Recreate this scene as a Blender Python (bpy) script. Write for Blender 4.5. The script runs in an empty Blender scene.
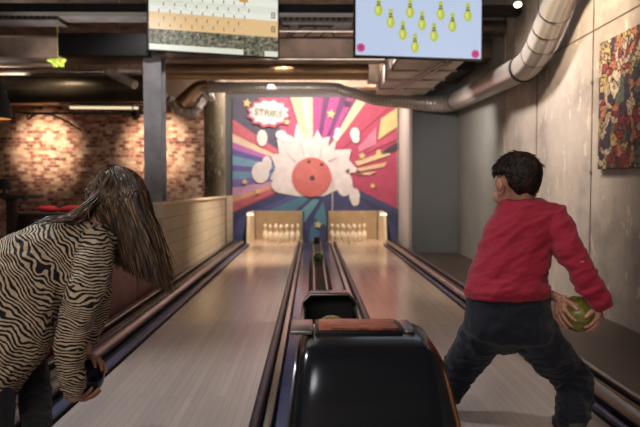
import bpy, bmesh, math, random
from mathutils import Vector, Matrix, Quaternion, noise
random.seed(7)
R = math.radians
S = bpy.context.scene
COL = S.collection
# ---------------------------------------------------------------- camera, world, lights
FPX, HC = 622.0, 0.93
cam = bpy.data.cameras.new('camera'); camo = bpy.data.objects.new('camera', cam); COL.objects.link(camo)
cam.sensor_width = 36.0; cam.lens = FPX*36/640
camo.location = (0, 0, HC)
camo.rotation_euler = (R(90)-math.atan(25.5/FPX), 0, -math.atan(8/FPX))
cam.dof.use_dof = True; cam.dof.focus_distance = 2.32; cam.dof.aperture_fstop = 3.2
cam.clip_start = .05
S.camera = camo
CM = camo.rotation_euler.to_matrix()
def at(px, py, Y):                      # photo pixel + real distance along the lanes -> world point
    d = CM @ Vector(((px-320)/FPX, -(py-213.5)/FPX, -1))
    return Vector((0, 0, HC)) + d*(Y/d.y)
S.view_settings.view_transform = 'Standard'; S.view_settings.look = 'None'
S.view_settings.gamma = 1; S.view_settings.use_curve_mapping = False
S.view_settings.exposure = 0.0
w = bpy.data.worlds.new('world'); S.world = w; w.use_nodes = True
w.node_tree.nodes['Background'].inputs[0].default_value = (1, .95, .92, 1)
w.node_tree.nodes['Background'].inputs[1].default_value = .26
def lamp(name, typ, loc, tgt, power, color, size=.1, spot=60, blend=.6, sy=None):
    l = bpy.data.lights.new(name, typ); o = bpy.data.objects.new(name, l); COL.objects.link(o)
    o.location = loc; o.rotation_euler = (Vector(tgt)-Vector(loc)).to_track_quat('-Z', 'Y').to_euler()
    l.energy = power*1.9; l.color = color
    if typ == 'AREA':
        l.size = size
        if sy: l.shape = 'RECTANGLE'; l.size_y = sy
    else: l.shadow_soft_size = size
    if typ == 'SPOT': l.spot_size = R(spot); l.spot_blend = blend
    return o
lamp('fill_pipe', 'SPOT', (-.4, 8.75, 2.25), (-.3, 9.8, 2.5), 9, (1, .93, .86), .1, 150, .9)  # added fill without a fitting, brightens the silver pipe
WARM = (1, .80, .62); NEUT = (1, .86, .76); COOL = (.80, .90, 1)
lamp('lamp_mural', 'AREA', (0, 10.15, 2.85), (0, 11.5, .8), 33, (1, .88, .80), 2.6, sy=.15)
for x in (-.63, .78):
    lamp('lamp_pins', 'SPOT', (x, 9.6, 2.6), (x, 10.7, .15), 105, (1, .82, .64), .06, 42, .8)
    lamp('lamp_lane', 'SPOT', (x, 8.0, 2.9), (x, 7.3, 0), 95, (1, .88, .76), .08, 75, .9)
    lamp('lamp_foul_line', 'SPOT', (x, 4.6, 2.9), (x, 4.4, 0), 24 if x < 0 else 15, (1, .90, .84), .1, 85, .9)
for x in (-4.85, -2.85):
    lamp('lamp_brick', 'SPOT', (x, 10.2, 2.08), (x, 11.5, 1.70), 120, (1, .80, .60), .04, 62, 1)
lamp('lamp_brick', 'SPOT', (-6.9, 10.3, 2.1), (-6.9, 11.5, 1.6), 14, (1, .76, .54), .04, 95, 1)
lamp('lamp_lounge', 'SPOT', (-3.6, 8.5, 2.9), (-3.4, 9.5, 0), 50, WARM, .1, 100, .9)
lamp('lamp_partition', 'SPOT', (-.2, 8.2, 2.8), (-1.35, 8.2, .4), 170, (1, .82, .64), .08, 60, .9)
lamp('lamp_key', 'SPOT', (-1.9, 2.9, 2.7), (-.85, 2.3, .8), 92, (.86, .93, 1), .14, 70, .8)
lamp('lamp_boy', 'SPOT', (.5, 1.6, 2.9), (.9, 2.4, .8), 26, (1, .88, .80), .16, 46, .8)
lamp('lamp_approach', 'SPOT', (-.6, .8, 2.9), (-.6, 2.6, 0), 8, (.95, .93, 1), .2, 75, .9)
lamp('lamp_wall_wash', 'SPOT', (1.3, 4.2, 2.75), (2.19, 5.0, 2.0), 105, (1, .80, .58), .08, 95, .9)
lamp('lamp_wall_low', 'SPOT', (.9, 5.4, 2.9), (2.19, 6.0, 1.0), 125, (1, .90, .84), .12, 90, .9)
lamp('lamp_corner', 'SPOT', (1.3, 7.2, 2.1), (2.19, 8.4, 1.3), 40, (1, .9, .82), .1, 90, .9)
for x, y in ((-4.5, 8.25), (-2.6, 7.25), (.2, 7.1)): lamp('fill_ceiling', 'AREA', (x, y, 2.33), (x, y+.01, 3.3), 5, (1, .88, .80), 1.5, sy=.5)  # upward area lights added to lift the dark ceiling, no fittings
lamp('fill_behind_camera', 'AREA', (-1.2, -1.6, 1.9), (-1.2, 8, 3.3), 24, (1, .92, .87), 2.6, sy=.6)  # unseen area light added behind the camera to brighten the ceiling
lamp('lamp_column', 'SPOT', (-1.0, 4.4, 2.9), (-1.6, 6.3, 1.9), 60, (1, .95, .92), .1, 40, .8)

# ---------------------------------------------------------------- materials
def lin(c):
    return tuple(((v/255)/12.92 if v/255 <= .04045 else (((v/255)+.055)/1.055)**2.4) for v in c)
class N:
    def __init__(s, name):
        s.m = bpy.data.materials.new(name); s.m.use_nodes = True; s.t = s.m.node_tree
        s.b = s.t.nodes['Principled BSDF']
    def n(s, typ, ins=None, **kw):
        x = s.t.nodes.new(typ)
        for k, v in kw.items(): setattr(x, k, v)
        for k, v in (ins or {}).items():
            if isinstance(v, bpy.types.NodeSocket): s.t.links.new(v, x.inputs[k])
            else: x.inputs[k].default_value = v
        return x
    def obj(s): return s.n('ShaderNodeTexCoord').outputs['Object']
    def gen(s): return s.n('ShaderNodeTexCoord').outputs['Generated']
    def map(s, v, scale=(1, 1, 1), rot=(0, 0, 0), loc=(0, 0, 0)):
        return s.n('ShaderNodeMapping', {'Vector': v, 'Scale': scale, 'Rotation': rot, 'Location': loc}).outputs[0]
    def noise(s, v, sc=5, det=3, rough=.5, dist=0):
        return s.n('ShaderNodeTexNoise', {'Vector': v, 'Scale': sc, 'Detail': det, 'Roughness': rough, 'Distortion': dist}).outputs['Fac']
    def ramp(s, f, stops, interp='LINEAR'):
        r = s.n('ShaderNodeValToRGB', {'Fac': f}); e = r.color_ramp; e.interpolation = interp
        while len(e.elements) < len(stops): e.elements.new(.5)
        for q, (p, c) in zip(e.elements, stops): q.position = p; q.color = (*lin(c), 1)
        return r.outputs[0]
    def mix(s, f, a, b, mode='MIX'):
        x = s.n('ShaderNodeMix', data_type='RGBA', blend_type=mode)
        for i, v in ((0, f), (6, a), (7, b)):
            if isinstance(v, bpy.types.NodeSocket): s.t.links.new(v, x.inputs[i])
            elif i == 0: x.inputs[0].default_value = v
            else: x.inputs[i].default_value = (*lin(v), 1)
        return x.outputs[2]
    def math(s, op, a, b=0.0):
        x = s.n('ShaderNodeMath', operation=op)
        for i, v in ((0, a), (1, b)):
            if isinstance(v, bpy.types.NodeSocket): s.t.links.new(v, x.inputs[i])
            else: x.inputs[i].default_value = v
        return x.outputs[0]
    def col(s, c):
        if isinstance(c, bpy.types.NodeSocket): s.t.links.new(c, s.b.inputs['Base Color'])
        else: s.b.inputs['Base Color'].default_value = (*lin(c), 1)
    def bump(s, h, st=.3, d=.01):
        x = s.n('ShaderNodeBump', {'Height': h, 'Strength': st, 'Distance': d})
        s.t.links.new(x.outputs[0], s.b.inputs['Normal'])
    def set(s, **kw):
        for k, v in kw.items():
            k = k.replace('_', ' ').title()
            if isinstance(v, bpy.types.NodeSocket): s.t.links.new(v, s.b.inputs[k])
            else: s.b.inputs[k].default_value = v
        return s
def plain(name, c, rough=.5, metal=0, var=.12, sc=6, bump=0, bs=60):
    q = N(name); n_ = q.noise(q.obj(), sc, 4)
    lo = tuple(v*(1-var) for v in c); hi = tuple(min(255, v*(1+var)) for v in c)
    q.col(q.ramp(n_, [(.3, lo), (.7, hi)])); q.set(roughness=rough, metallic=metal)
    if bump: q.bump(q.noise(q.obj(), bs, 3), bump, .004)
    return q.m
def emis(name, c, st=1):
    q = N(name); q.col((0, 0, 0)); q.b.inputs['Emission Color'].default_value = (*lin(c), 1)
    q.b.inputs['Emission Strength'].default_value = st; q.b.inputs['Roughness'].default_value = .4; return q.m

M = {}
M['black'] = plain('black_paint', (20, 20, 22), .5)
M['blackgloss'] = plain('black_gloss_shell', (20, 25, 31), .17, var=.05)
M['blackmetal'] = plain('black_metal', (32, 31, 33), .4, .6)
M['steelblue'] = plain('blue_grey_paint', (150, 148, 152), .6, var=.1)
M['chrome'] = plain('brushed_steel', (150, 144, 142), .3, 1, .08)
M['galv'] = plain('galvanised_steel', (170, 160, 148), .34, 1, .14, 9)
M['bronze'] = plain('bronze_anodised', (104, 92, 86), .42, .8, .15, 4)
M['navy'] = plain('navy_rail', (40, 44, 66), .35, .3)
M['lilac'] = plain('lilac_rail', (88, 90, 122), .35, .3)
M['cream'] = plain('cream_panel', (225, 205, 170), .5, var=.05)
M['rubber'] = plain('dark_rubber', (26, 24, 24), .7)
M['pin'] = plain('pin_white', (240, 228, 205), .3, var=.02)
M['pinneck'] = plain('pin_stripe', (196, 150, 105), .4)
M['red'] = plain('red_leather', (130, 20, 38), .42, var=.15, bump=.2)
M['litleather'] = plain('red_leather_lit', (128, 88, 80), .5, bump=.2)  # red leather with the light on it painted in as pink
M['redcush'] = plain('red_cushion', (205, 50, 62), .8)
M['darkwood'] = plain('dark_wood', (40, 28, 24), .5)
M['copper'] = plain('copper_trim', (150, 104, 72), .42, 1, .1)
M['lime'] = plain('lime_paper', (165, 185, 70), .7)
M['beige'] = plain('beige_board', (196, 172, 148), .8, var=.2, sc=2)
M['dkbrown'] = plain('dark_brown_board', (122, 104, 94), .8, var=.25, sc=3)
M['ductgrey'] = plain('grey_sheet_metal', (214, 206, 198), .55, .1, .12, 3)
M['navyball'] = plain('dark_navy_resin', (16, 20, 34), .12)
q = N('marbled_yellow_green'); q.col(q.ramp(q.noise(q.obj(), 14, 3, .6, 1.5), [(.3, (92, 88, 34)), (.55, (134, 128, 58)), (.75, (164, 156, 92))])); q.set(roughness=.25); M['yball'] = q.m
q = N('marbled_green'); q.col(q.ramp(q.noise(q.obj(), 14, 3, .6, 1.5), [(.3, (46, 66, 28)), (.7, (110, 140, 62))])); q.set(roughness=.3); M['gball'] = q.m
# concrete
def concrete(name, base, warm):
    q = N(name); v = q.obj()
    a = q.noise(v, 1.3, 6, .6); b = q.noise(q.map(v, (1, 1, .25)), 3.0, 6, .65); c = q.noise(v, 26, 4, .7)
    col = q.ramp(a, [(.3, tuple(x*.66 for x in base)), (.5, base), (.72, warm)])
    col = q.mix(q.math('MULTIPLY', b, .35), col, tuple(x*.55 for x in base), 'MIX')
    spots = q.ramp(q.noise(q.map(v, (1, 1, .4)), 9, 3, .8), [(.60, (0, 0, 0)), (.64, (255, 255, 255))])
    col = q.mix(q.math('MULTIPLY', spots, .5), col, (228, 216, 200))
    q.col(col); q.set(roughness=.85); q.bump(c, .25, .01); return q.m
M['concrete'] = concrete('board_marked_concrete', (186, 174, 164), (212, 200, 188))
M['colconcrete'] = concrete('column_concrete', (158, 146, 118), (178, 166, 138))
M['paintgrey'] = plain('grey_wall_paint', (150, 150, 146), .8, var=.04, sc=2)
M['recess'] = plain('slate_wall_paint', (112, 114, 116), .8, var=.04, sc=2)
M['white'] = plain('white_wall_paint', (222, 216, 208), .8, var=.03, sc=2)
# brick wallpaper
q = N('brick_wallpaper'); v = q.map(q.obj(), (1, 1, 1), (R(90), 0, 0))
nz = q.n('ShaderNodeTexNoise', {'Vector': v, 'Scale': 5.0, 'Detail': 3.0})
vv = q.n('ShaderNodeVectorMath', {0: v, 1: (0, 0, 0)}, operation='ADD').outputs[0]
br = q.n('ShaderNodeTexBrick', {'Vector': vv, 'Color1': (0, 0, 0, 1), 'Color2': (1, 1, 1, 1), 'Mortar': (.6, .6, .6, 1), 'Scale': 1.0, 'Mortar Size': .006, 'Brick Width': .12, 'Row Height': .062, 'Bias': 0.0})
f = q.math('ADD', q.math('MULTIPLY', br.outputs['Color'], .34), q.math('MULTIPLY', q.noise(v, 9, 5, .75), .72))
q.col(q.ramp(f, [(.3, (84, 52, 48)), (.42, (130, 84, 72)), (.52, (174, 128, 106)), (.62, (206, 172, 144)), (.8, (224, 204, 176))])); q.set(roughness=.85)
M['brick'] = q.m
q = N('painted_block'); sp_ = q.n('ShaderNodeSeparateXYZ', {0: q.obj()}); v = q.n('ShaderNodeCombineXYZ', {0: sp_.outputs[1], 1: sp_.outputs[2]}).outputs[0]
br = q.n('ShaderNodeTexBrick', {'Vector': v, 'Color1': (*lin((206, 192, 166)), 1), 'Color2': (*lin((196, 180, 152)), 1), 'Mortar': (*lin((172, 156, 130)), 1), 'Scale': 1.0, 'Mortar Size': .006, 'Brick Width': .42, 'Row Height': .13})
q.col(br.outputs[0]); q.set(roughness=.8); M['block'] = q.m
def wood(name, c1, c2, seam, rough, bw=.035):
    q = N(name); v = q.obj(); vr = q.map(v, (1, 1, 1), (0, 0, R(90)))
    br = q.n('ShaderNodeTexBrick', {'Vector': vr, 'Color1': (*lin(c1), 1), 'Color2': (*lin(c2), 1), 'Mortar': (*lin(seam), 1), 'Scale': 1.0, 'Mortar Size': .0012, 'Brick Width': 1.1, 'Row Height': bw})
    g = q.noise(q.map(v, (60, 2.5, 1)), 1, 5, .6)
    q.col(q.mix(.35, br.outputs[0], q.ramp(g, [(.3, c2), (.7, c1)]))); q.set(roughness=rough); q.b.inputs['Coat Weight'].default_value = .25; q.b.inputs['Coat Roughness'].default_value = .12
    return q.m
M['approach'] = wood('pale_approach_wood', (196, 178, 168), (172, 156, 148), (138, 122, 114), .32)
M['lane'] = wood('maple_lane_wood', (206, 184, 160), (188, 164, 140), (150, 128, 108), .24)
M['floorwood'] = wood('dark_walkway_boards', (78, 64, 54), (62, 50, 42), (36, 28, 24), .5, .12)
q = N('red_brown_wood'); q.col(q.ramp(q.noise(q.map(q.obj(), (12, 60, 20)), 2, 5, .7), [(.38, (84, 32, 20)), (.58, (200, 100, 62))])); q.set(roughness=.35); M['inlay'] = q.m
q = N('slab_concrete'); q.col(q.ramp(q.noise(q.obj(), 4, 6, .7), [(.3, (70, 62, 60)), (.7, (158, 144, 134))])); q.set(roughness=.9); q.bump(q.noise(q.obj(), 12, 4), .6, .05); M['slab'] = q.m
# spiral duct: seams along the object's local X
def spiral(name, c, ax, rough=.32, pitch=70):
    q = N(name); v = q.obj(); wv = q.n('ShaderNodeTexWave', {'Vector': v, 'Scale': pitch/6.2832*2, 'Distortion': .4}, wave_type='BANDS', bands_direction=ax).outputs['Fac']
    q.col(q.mix(q.math('MULTIPLY', wv, .4), tuple(x*.8 for x in c), c)); q.set(metallic=1.0, roughness=rough); q.bump(wv, .35, .01); return q.m
M['golduct'] = spiral('spiral_duct_warm', (206, 176, 140), 'X', .36)
M['silverduct'] = spiral('spiral_duct_silver', (222, 214, 206), 'X', .34, 20)
M['silverduct'].node_tree.nodes['Principled BSDF'].inputs['Metallic'].default_value = .45
M['ysteel'] = spiral('spiral_duct_long', (176, 164, 154), 'Y', .3, 12)
q = N('crinkled_foil'); q.col((226, 220, 214)); q.set(metallic=.5, roughness=.3); q.bump(q.noise(q.obj(), 22, 4, .7), 1.0, .04); M['foil'] = q.m
# graffiti canvas
q = N('graffiti_canvas'); v = q.obj()
nv = q.n('ShaderNodeTexNoise', {'Vector': v, 'Scale': 4.0, 'Detail': 3.0}).outputs['Color']
vd = q.n('ShaderNodeVectorMath', {0: v, 1: q.n('ShaderNodeVectorMath', {0: nv, 3: .35}, operation='SCALE').outputs[0]}, operation='ADD').outputs[0]
vo = q.n('ShaderNodeTexVoronoi', {'Vector': vd, 'Scale': 13.0})
hue = q.n('ShaderNodeSeparateColor', {0: vo.outputs['Color']}).outputs[0]
col = q.ramp(hue, [(0, (140, 54, 56)), (.14, (200, 176, 152)), (.34, (186, 124, 96)), (.48, (62, 62, 80)), (.6, (190, 166, 110)), (.7, (98, 116, 110)), (.8, (208, 192, 170)), (.92, (150, 70, 76))], 'CONSTANT')
ed = q.n('ShaderNodeTexVoronoi', {'Vector': vd, 'Scale': 13.0}, feature='DISTANCE_TO_EDGE').outputs[0]
lines = q.ramp(q.noise(vd, 13, 2, .5, 2.5), [(.46, (0, 0, 0)), (.49, (255, 255, 255)), (.53, (255, 255, 255)), (.56, (0, 0, 0))])
col = q.mix(lines, col, (46, 34, 34)); col = q.mix(q.ramp(ed, [(.03, (255, 255, 255)), (.05, (0, 0, 0))]), col, (40, 30, 32))
q.col(col); q.set(roughness=.6); M['graffiti'] = q.m
# cloth
def cloth(name, c, var=.15, rough=.85, weave=500, wr=.5):
    q = N(name); v = q.obj(); n1 = q.noise(v, 120, 2); n2 = q.noise(v, 9, 3, .5, .8)
    q.col(q.mix(q.math('MULTIPLY', n1, var*2), c, tuple(x*.6 for x in c))); q.set(roughness=rough)
    q.b.inputs['Sheen Weight'].default_value = .15
    q.bump(q.math('ADD', q.math('MULTIPLY', q.noise(v, weave, 1), .12), n2), wr, .02); return q.m
M['redknit'] = cloth('red_cotton', (170, 24, 54), .14)
M['redrib'] = cloth('red_rib', (160, 26, 48), .1)
M['denim'] = cloth('navy_jogging_cotton', (11, 15, 32), .1)
M['blackleg'] = cloth('black_leggings', (13, 14, 18), .1)
M['shoe'] = plain('grey_shoe', (70, 68, 60), .7); M['sole'] = plain('shoe_sole', (60, 45, 35), .7)
M['skin'] = None
q = N('skin'); q.col(q.ramp(q.noise(q.obj(), 12, 3), [(.3, (186, 132, 108)), (.7, (208, 156, 132))])); q.set(roughness=.5); q.b.inputs['Subsurface Weight'].default_value = .12; q.b.inputs['Subsurface Scale'].default_value = .01; M['skin'] = q.m
def zebra(name, rot, freq):
    q = N(name); v = q.map(q.obj(), (1, 1, 1), rot)
    low = q.n('ShaderNodeTexNoise', {'Vector': v, 'Scale': 11.0, 'Detail': 1.5}).outputs['Fac']
    sx = q.n('ShaderNodeSeparateXYZ', {0: v})
    ph = q.math('ADD', q.math('MULTIPLY', sx.outputs[2], freq), q.math('MULTIPLY', low, 44.0))
    s_ = q.math('SINE', ph)
    w_ = q.math('ADD', s_, q.math('MULTIPLY', q.math('SUBTRACT', q.noise(v, 60, 2), .5), 2.6))
    q.col(q.ramp(q.math('ADD', q.math('MULTIPLY', w_, .25), .5), [(.46, (20, 16, 17)), (.55, (200, 176, 146))])); q.set(roughness=.85)
    q.bump(q.noise(q.obj(), 9, 3, .5, .8), .5, .02); return q.m
M['zebra'] = zebra('zebra_print_torso', (0, R(-50), 0), 560)
M['zebrasleeve'] = zebra('zebra_print_sleeve', (0, R(-8), 0), 580)
def hairm(name, c1, c2, rr=.4, sp=.6):
    q = N(name); q.col(q.ramp(q.noise(q.map(q.obj(), (1, 1, .2)), 60, 2), [(.35, c1), (.7, c2)])); q.set(roughness=rr); q.b.inputs['Specular IOR Level'].default_value = sp; return q.m
M['ghair'] = hairm('light_brown_hair', (76, 56, 42), (160, 128, 98), .52, .4)
M['ghair2'] = hairm('dark_hair_strand', (48, 36, 28), (84, 64, 50)); M['ghair3'] = hairm('golden_hair_strand', (112, 84, 60), (170, 134, 100)); M['ghair4'] = hairm('brown_hair_strand', (64, 46, 35), (110, 84, 64))
M['bhair'] = hairm('dark_brown_hair', (22, 16, 13), (54, 42, 34), .6, .25)

# ---------------------------------------------------------------- mesh helpers
def smooth(me, ang=40):
    for p in me.polygons: p.use_smooth = True
    try: me.set_sharp_from_angle(angle=R(ang))
    except Exception: pass
def mk(name, bm, mat, parent=None, sm=True, ang=40):
    me = bpy.data.meshes.new(name); bmesh.ops.recalc_face_normals(bm, faces=bm.faces); bm.to_mesh(me); bm.free()
    o = bpy.data.objects.new(name, me); COL.objects.link(o)
    for m in (mat if isinstance(mat, (list, tuple)) else [mat]): me.materials.append(m)
    if sm: smooth(me, ang)
    if parent: o.parent = parent; o.matrix_parent_inverse = parent.matrix_basis.inverted()
    return o
def tag(o, label, cat, group=None, kind=None):
    o['label'] = label; o['category'] = cat
    if group: o['group'] = group
    if kind: o['kind'] = kind
    return o
def thing(name, loc, label, cat, group=None):
    o = bpy.data.objects.new(name, None); COL.objects.link(o); o.location = loc; o.empty_display_size = .1
    return tag(o, label, cat, group)
def copy_tree(o, delta, parent=None):
    c = o.copy(); COL.objects.link(c)
    if parent: c.parent = parent
    else: c.location = o.location + Vector(delta)
    for ch in list(o.children): copy_tree(ch, delta, c)
    return c
def box(bm, x0, x1, y0, y1, z0, z1, bev=0, rot=None, mi=0):
    g = bmesh.ops.create_cube(bm, size=1)['verts']
    c = Vector(((x0+x1)/2, (y0+y1)/2, (z0+z1)/2))
    m = Matrix.Translation(c) @ (rot.to_4x4() if rot else Matrix.Identity(4)) @ Matrix.Diagonal((x1-x0, y1-y0, z1-z0, 1))
    bmesh.ops.transform(bm, matrix=m, verts=g)
    fs = {f for v in g for f in v.link_faces}
    for f in fs: f.material_index = mi
    if bev: bmesh.ops.bevel(bm, geom=list({e for v in g for e in v.link_edges}), offset=bev, segments=3, affect='EDGES', profile=.5)
    return bm
def boxo(name, x0, x1, y0, y1, z0, z1, mat, parent=None, bev=0):
    return mk(name, box(bmesh.new(), x0, x1, y0, y1, z0, z1, bev), mat, parent)
def ring_loft(bm, rings, cap=True, mi=0):
    vs = [[bm.verts.new(p) for p in r] for r in rings]; n = len(vs[0])
    for a, b in zip(vs, vs[1:]):
        for i in range(n):
            bm.faces.new((a[i], a[(i+1) % n], b[(i+1) % n], b[i])).material_index = mi
    if cap:
        for r in (vs[0][::-1], vs[-1]): bm.faces.new(r).material_index = mi
    return vs
def tube(bm, pts, rad, n=12, cap=True, mi=0):
    pts = [Vector(p) for p in pts]
    if not isinstance(rad, (list, tuple)): rad = [rad]*len(pts)
    rings = []; up = None
    for i, p in enumerate(pts):
        d = (pts[min(i+1, len(pts)-1)]-pts[max(i-1, 0)]).normalized()
        if up is None: up = Vector((0, 0, 1)) if abs(d.z) < .9 else Vector((0, 1, 0))
        a = d.cross(up).normalized(); b = a.cross(d).normalized(); up = b
        rings.append([p+(a*math.cos(2*math.pi*k/n)+b*math.sin(2*math.pi*k/n))*rad[i] for k in range(n)])
    ring_loft(bm, rings, cap, mi); return bm
def bez(pts, n=8):                      # Catmull-Rom through the points
    pts = [Vector(p) for p in pts]; out = []
    P = [pts[0]*2-pts[1]]+pts+[pts[-1]*2-pts[-2]]
    for i in range(1, len(P)-2):
        for k in range(n):
            t = k/n; a, b, c, d = P[i-1:i+3]
            out.append(.5*((2*b)+(c-a)*t+(2*a-5*b+4*c-d)*t*t+(3*b-a-3*c+d)*t**3))
    out.append(pts[-1]); return out
def lathe(bm, prof, c=(0, 0, 0), n=20, mi=None):
    c = Vector(c)
    rings = [[c+Vector((r*math.cos(2*math.pi*k/n), r*math.sin(2*math.pi*k/n), z)) for k in range(n)] for r, z in prof]
    vs = ring_loft(bm, rings)
    return bm
def sphere(bm, c, r, seg=32, sc=(1, 1, 1), rot=None):
    g = bmesh.ops.create_uvsphere(bm, u_segments=seg, v_segments=seg//2, radius=r)['verts']
    bmesh.ops.transform(bm, matrix=Matrix.Translation(c) @ (rot.to_4x4() if rot else Matrix.Identity(4)) @ Matrix.Diagonal((*sc, 1)), verts=g)
    return bm
def cap_seg(bm, a, b, ra, rb, n=16):     # tapered capsule for the voxel bodies
    sphere(bm, a, ra, n); sphere(bm, b, rb, n)
    if (Vector(b)-Vector(a)).length > 1e-4: tube(bm, [a, b], [ra, rb], n)
def chain(bm, pts):                      # pts: (Vector, radius)
    for (a, ra), (b, rb) in zip(pts, pts[1:]): cap_seg(bm, a, b, ra, rb)
def voxel(name, bm, mat, vox, it, parent=None, disp=None, fac=.5):
    o = mk('tmp', bm, mat)
    r = o.modifiers.new('r', 'REMESH'); r.mode = 'VOXEL'; r.voxel_size = vox
    s = o.modifiers.new('s', 'SMOOTH'); s.factor = fac; s.iterations = it
    dg = bpy.context.evaluated_depsgraph_get(); dg.update()
    me = bpy.data.meshes.new_from_object(o.evaluated_get(dg)); me.name = name
    old = o.data; bpy.data.objects.remove(o); bpy.data.meshes.remove(old)
    if disp:
        nn = [v.normal.copy() for v in me.vertices]
        for v, n_ in zip(me.vertices, nn): v.co += n_*disp(v.co)
    for p in me.polygons: p.use_smooth = True
    if not me.materials: me.materials.append(mat)
    o = bpy.data.objects.new(name, me); COL.objects.link(o)
    if parent: o.parent = parent; o.matrix_parent_inverse = parent.matrix_basis.inverted()
    return o
def st(o): o['kind'] = 'structure'; return o

# ---------------------------------------------------------------- room shell
FZ = -.04
XR = 2.19
st(boxo('floor', -7.2, XR+.2, -2.6, 12, FZ-.2, FZ, M['floorwood']))
st(boxo('ceiling', -7.2, XR+.2, -2.6, 12, 3.3, 3.5, M['slab']))
st(boxo('wall_back', -7.2, -1.6, 11.5, 11.7, FZ, 3.3, M['brick']))
st(boxo('wall_back_centre', -1.6, 1.75, 11.5, 11.7, FZ, 3.3, M['recess']))
st(boxo('wall_left', -7.4, -7.2, -2.6, 11.7, FZ, 3.3, M['brick']))
bm = bmesh.new(); box(bm, XR, XR+.2, -2.6, 7.06, FZ, 3.3)
wr = st(mk('wall_right', bm, M['concrete']))
st(boxo('wall_right_corner', XR-.012, XR+.2, 7.06, 9.3, FZ, 3.3, M['paintgrey']))
st(boxo('wall_recess', 1.49, XR+.2, 9.3, 9.5, FZ, 3.3, M['recess']))
bm = bmesh.new(); ring_loft(bm, [[(1.485, 9.3, z), (1.60, 11.5, z), (1.78, 11.5, z), (1.6, 9.3, z)] for z in (FZ, 3.3)]); st(mk('wall_niche', bm, M['white'], ang=20))
# formwork joints and tie holes of the concrete
bm = bmesh.new()
for y in (2.4, 3.65, 4.86, 6.06): box(bm, XR-.004, XR+.01, y-.006, y+.006, FZ, 3.3)
box(bm, XR-.003, XR+.01, -2.6, 7.06, 2.145, 2.155)
for y in (2.4, 3.65, 4.86, 6.06):
    for z in (.35, 1.05, 1.75, 2.5):
        tube(bm, [(XR-.006, y, z), (XR+.01, y, z)], .018, 10)
st(mk('trim_2', bm, plain('joint_dark_grey', (84, 72, 64), .9)))  # joints and tie holes in plain dark grey

# ---------------------------------------------------------------- structural beams of the ceiling
bm = bmesh.new(); box(bm, -7.2, XR, 7.55, 7.95, 2.50, 2.72); st(mk('trim_3', bm, M['dkbrown']))
bm = bmesh.new(); box(bm, -7.2, XR, 6.55, 6.7, 2.75, 2.84); st(mk('trim_4', bm, M['black']))
bm = bmesh.new(); box(bm, -7.2, -1.7, 10.9, 11.5, 2.43, 3.3); box(bm, -1.7, XR, 11.1, 11.5, 2.72, 3.3); st(mk('trim_5', bm, M['beige']))
bm = bmesh.new(); box(bm, -7.2, XR, 8.6, 9.2, 2.75, 3.0); st(mk('trim_6', bm, M['dkbrown']))

# ---------------------------------------------------------------- columns and partition
bm = bmesh.new(); cx, cy, w_ = -1.575, 6.3, .088
box(bm, cx-w_, cx+w_, cy-.1, cy-.085, FZ, 2.25); box(bm, cx-w_, cx+w_, cy+.085, cy+.1, FZ, 2.25); box(bm, cx-.008, cx+.008, cy-.085, cy+.085, FZ, 2.25)
box(bm, cx-.13, cx+.13, cy-.13, cy+.13, 2.235, 2.26); box(bm, cx-.13, cx+.13, cy-.13, cy+.13, FZ, FZ+.02)
tag(mk('steel_column', bm, M['steelblue']), 'blue-grey painted steel column standing left of the partition wall', 'column')
bm = bmesh.new(); lathe(bm, [(.175, FZ), (.175, 2.9)], (-1.6, 10.3, 0), 28)
tag(mk('concrete_column', bm, M['colconcrete']), 'round beige concrete column standing just left of the mural', 'column')
t = thing('partition_wall', (-1.4, 8, FZ), 'low cream painted partition wall running beside the left lane rail', 'partition')
boxo('panel', -1.44, -1.36, 5.67, 9.75, FZ, .775, M['block'], t); boxo('coping', -1.46, -1.345, 5.66, 9.76, .775, .80, M['cream'], t, .005)
boxo('end_post', -1.46, -1.345, 9.76, 9.86, FZ, .80, M['colconcrete'], t, .005); boxo('end_panel', -1.44, -1.36, 9.86, 10.7, FZ, .80, M['block'], t)

# ---------------------------------------------------------------- lanes
def lane(x0, x1, label):
    t = thing('bowling_lane', ((x0+x1)/2, 5, 0), label, 'bowling lane')
    boxo('approach', x0, x1, -1.5, 4.3, FZ, 0, M['approach'], t); boxo('lane_bed', x0, x1, 4.3, 10.14, FZ, -.001, M['lane'], t)
lane(-1.016, -.24, 'pale wooden bowling lane left of the ball return, running to the left pins')
lane(.39, 1.164, 'pale wooden bowling lane under the boy, running to the right pins')
def rail(s, xi, xo, label):      # xi inner edge (lane), xo outer edge
    w_ = abs(xo-xi); X = lambda f: xi+(xo-xi)*f
    t = thing('lane_rail', ((xi+xo)/2, 5, 0), label, 'rail')
    def strip(name, a, b, z0, z1, m, bev=.004):
        p, q_ = sorted((X(a), X(b))); return boxo(name, p, q_, -1.5, 10.13, z0, z1, m, t, bev)
    strip('base', 0.02, 1, FZ, .012, M['rubber'])
    strip('inner_strip', 0.02, .15, .012, .03, M['lilac'])
    mk('tube_rail', tube(bmesh.new(), [(X(.38), -1.5, .05), (X(.38), 10.13, .05)], .034, 16), M['chrome'], t)
    strip('bronze_strip', .55, .72, .012, .06, M['bronze'], .01)
    strip('outer_strip', .82, .98, .012, .075, M['chrome'], .008)
rail(0, -1.018, -1.34, 'layered metal and lilac rail along the left edge of the left lane')
rail(1, 1.166, 1.37, 'layered metal and lilac rail along the right edge of the right lane')
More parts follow.
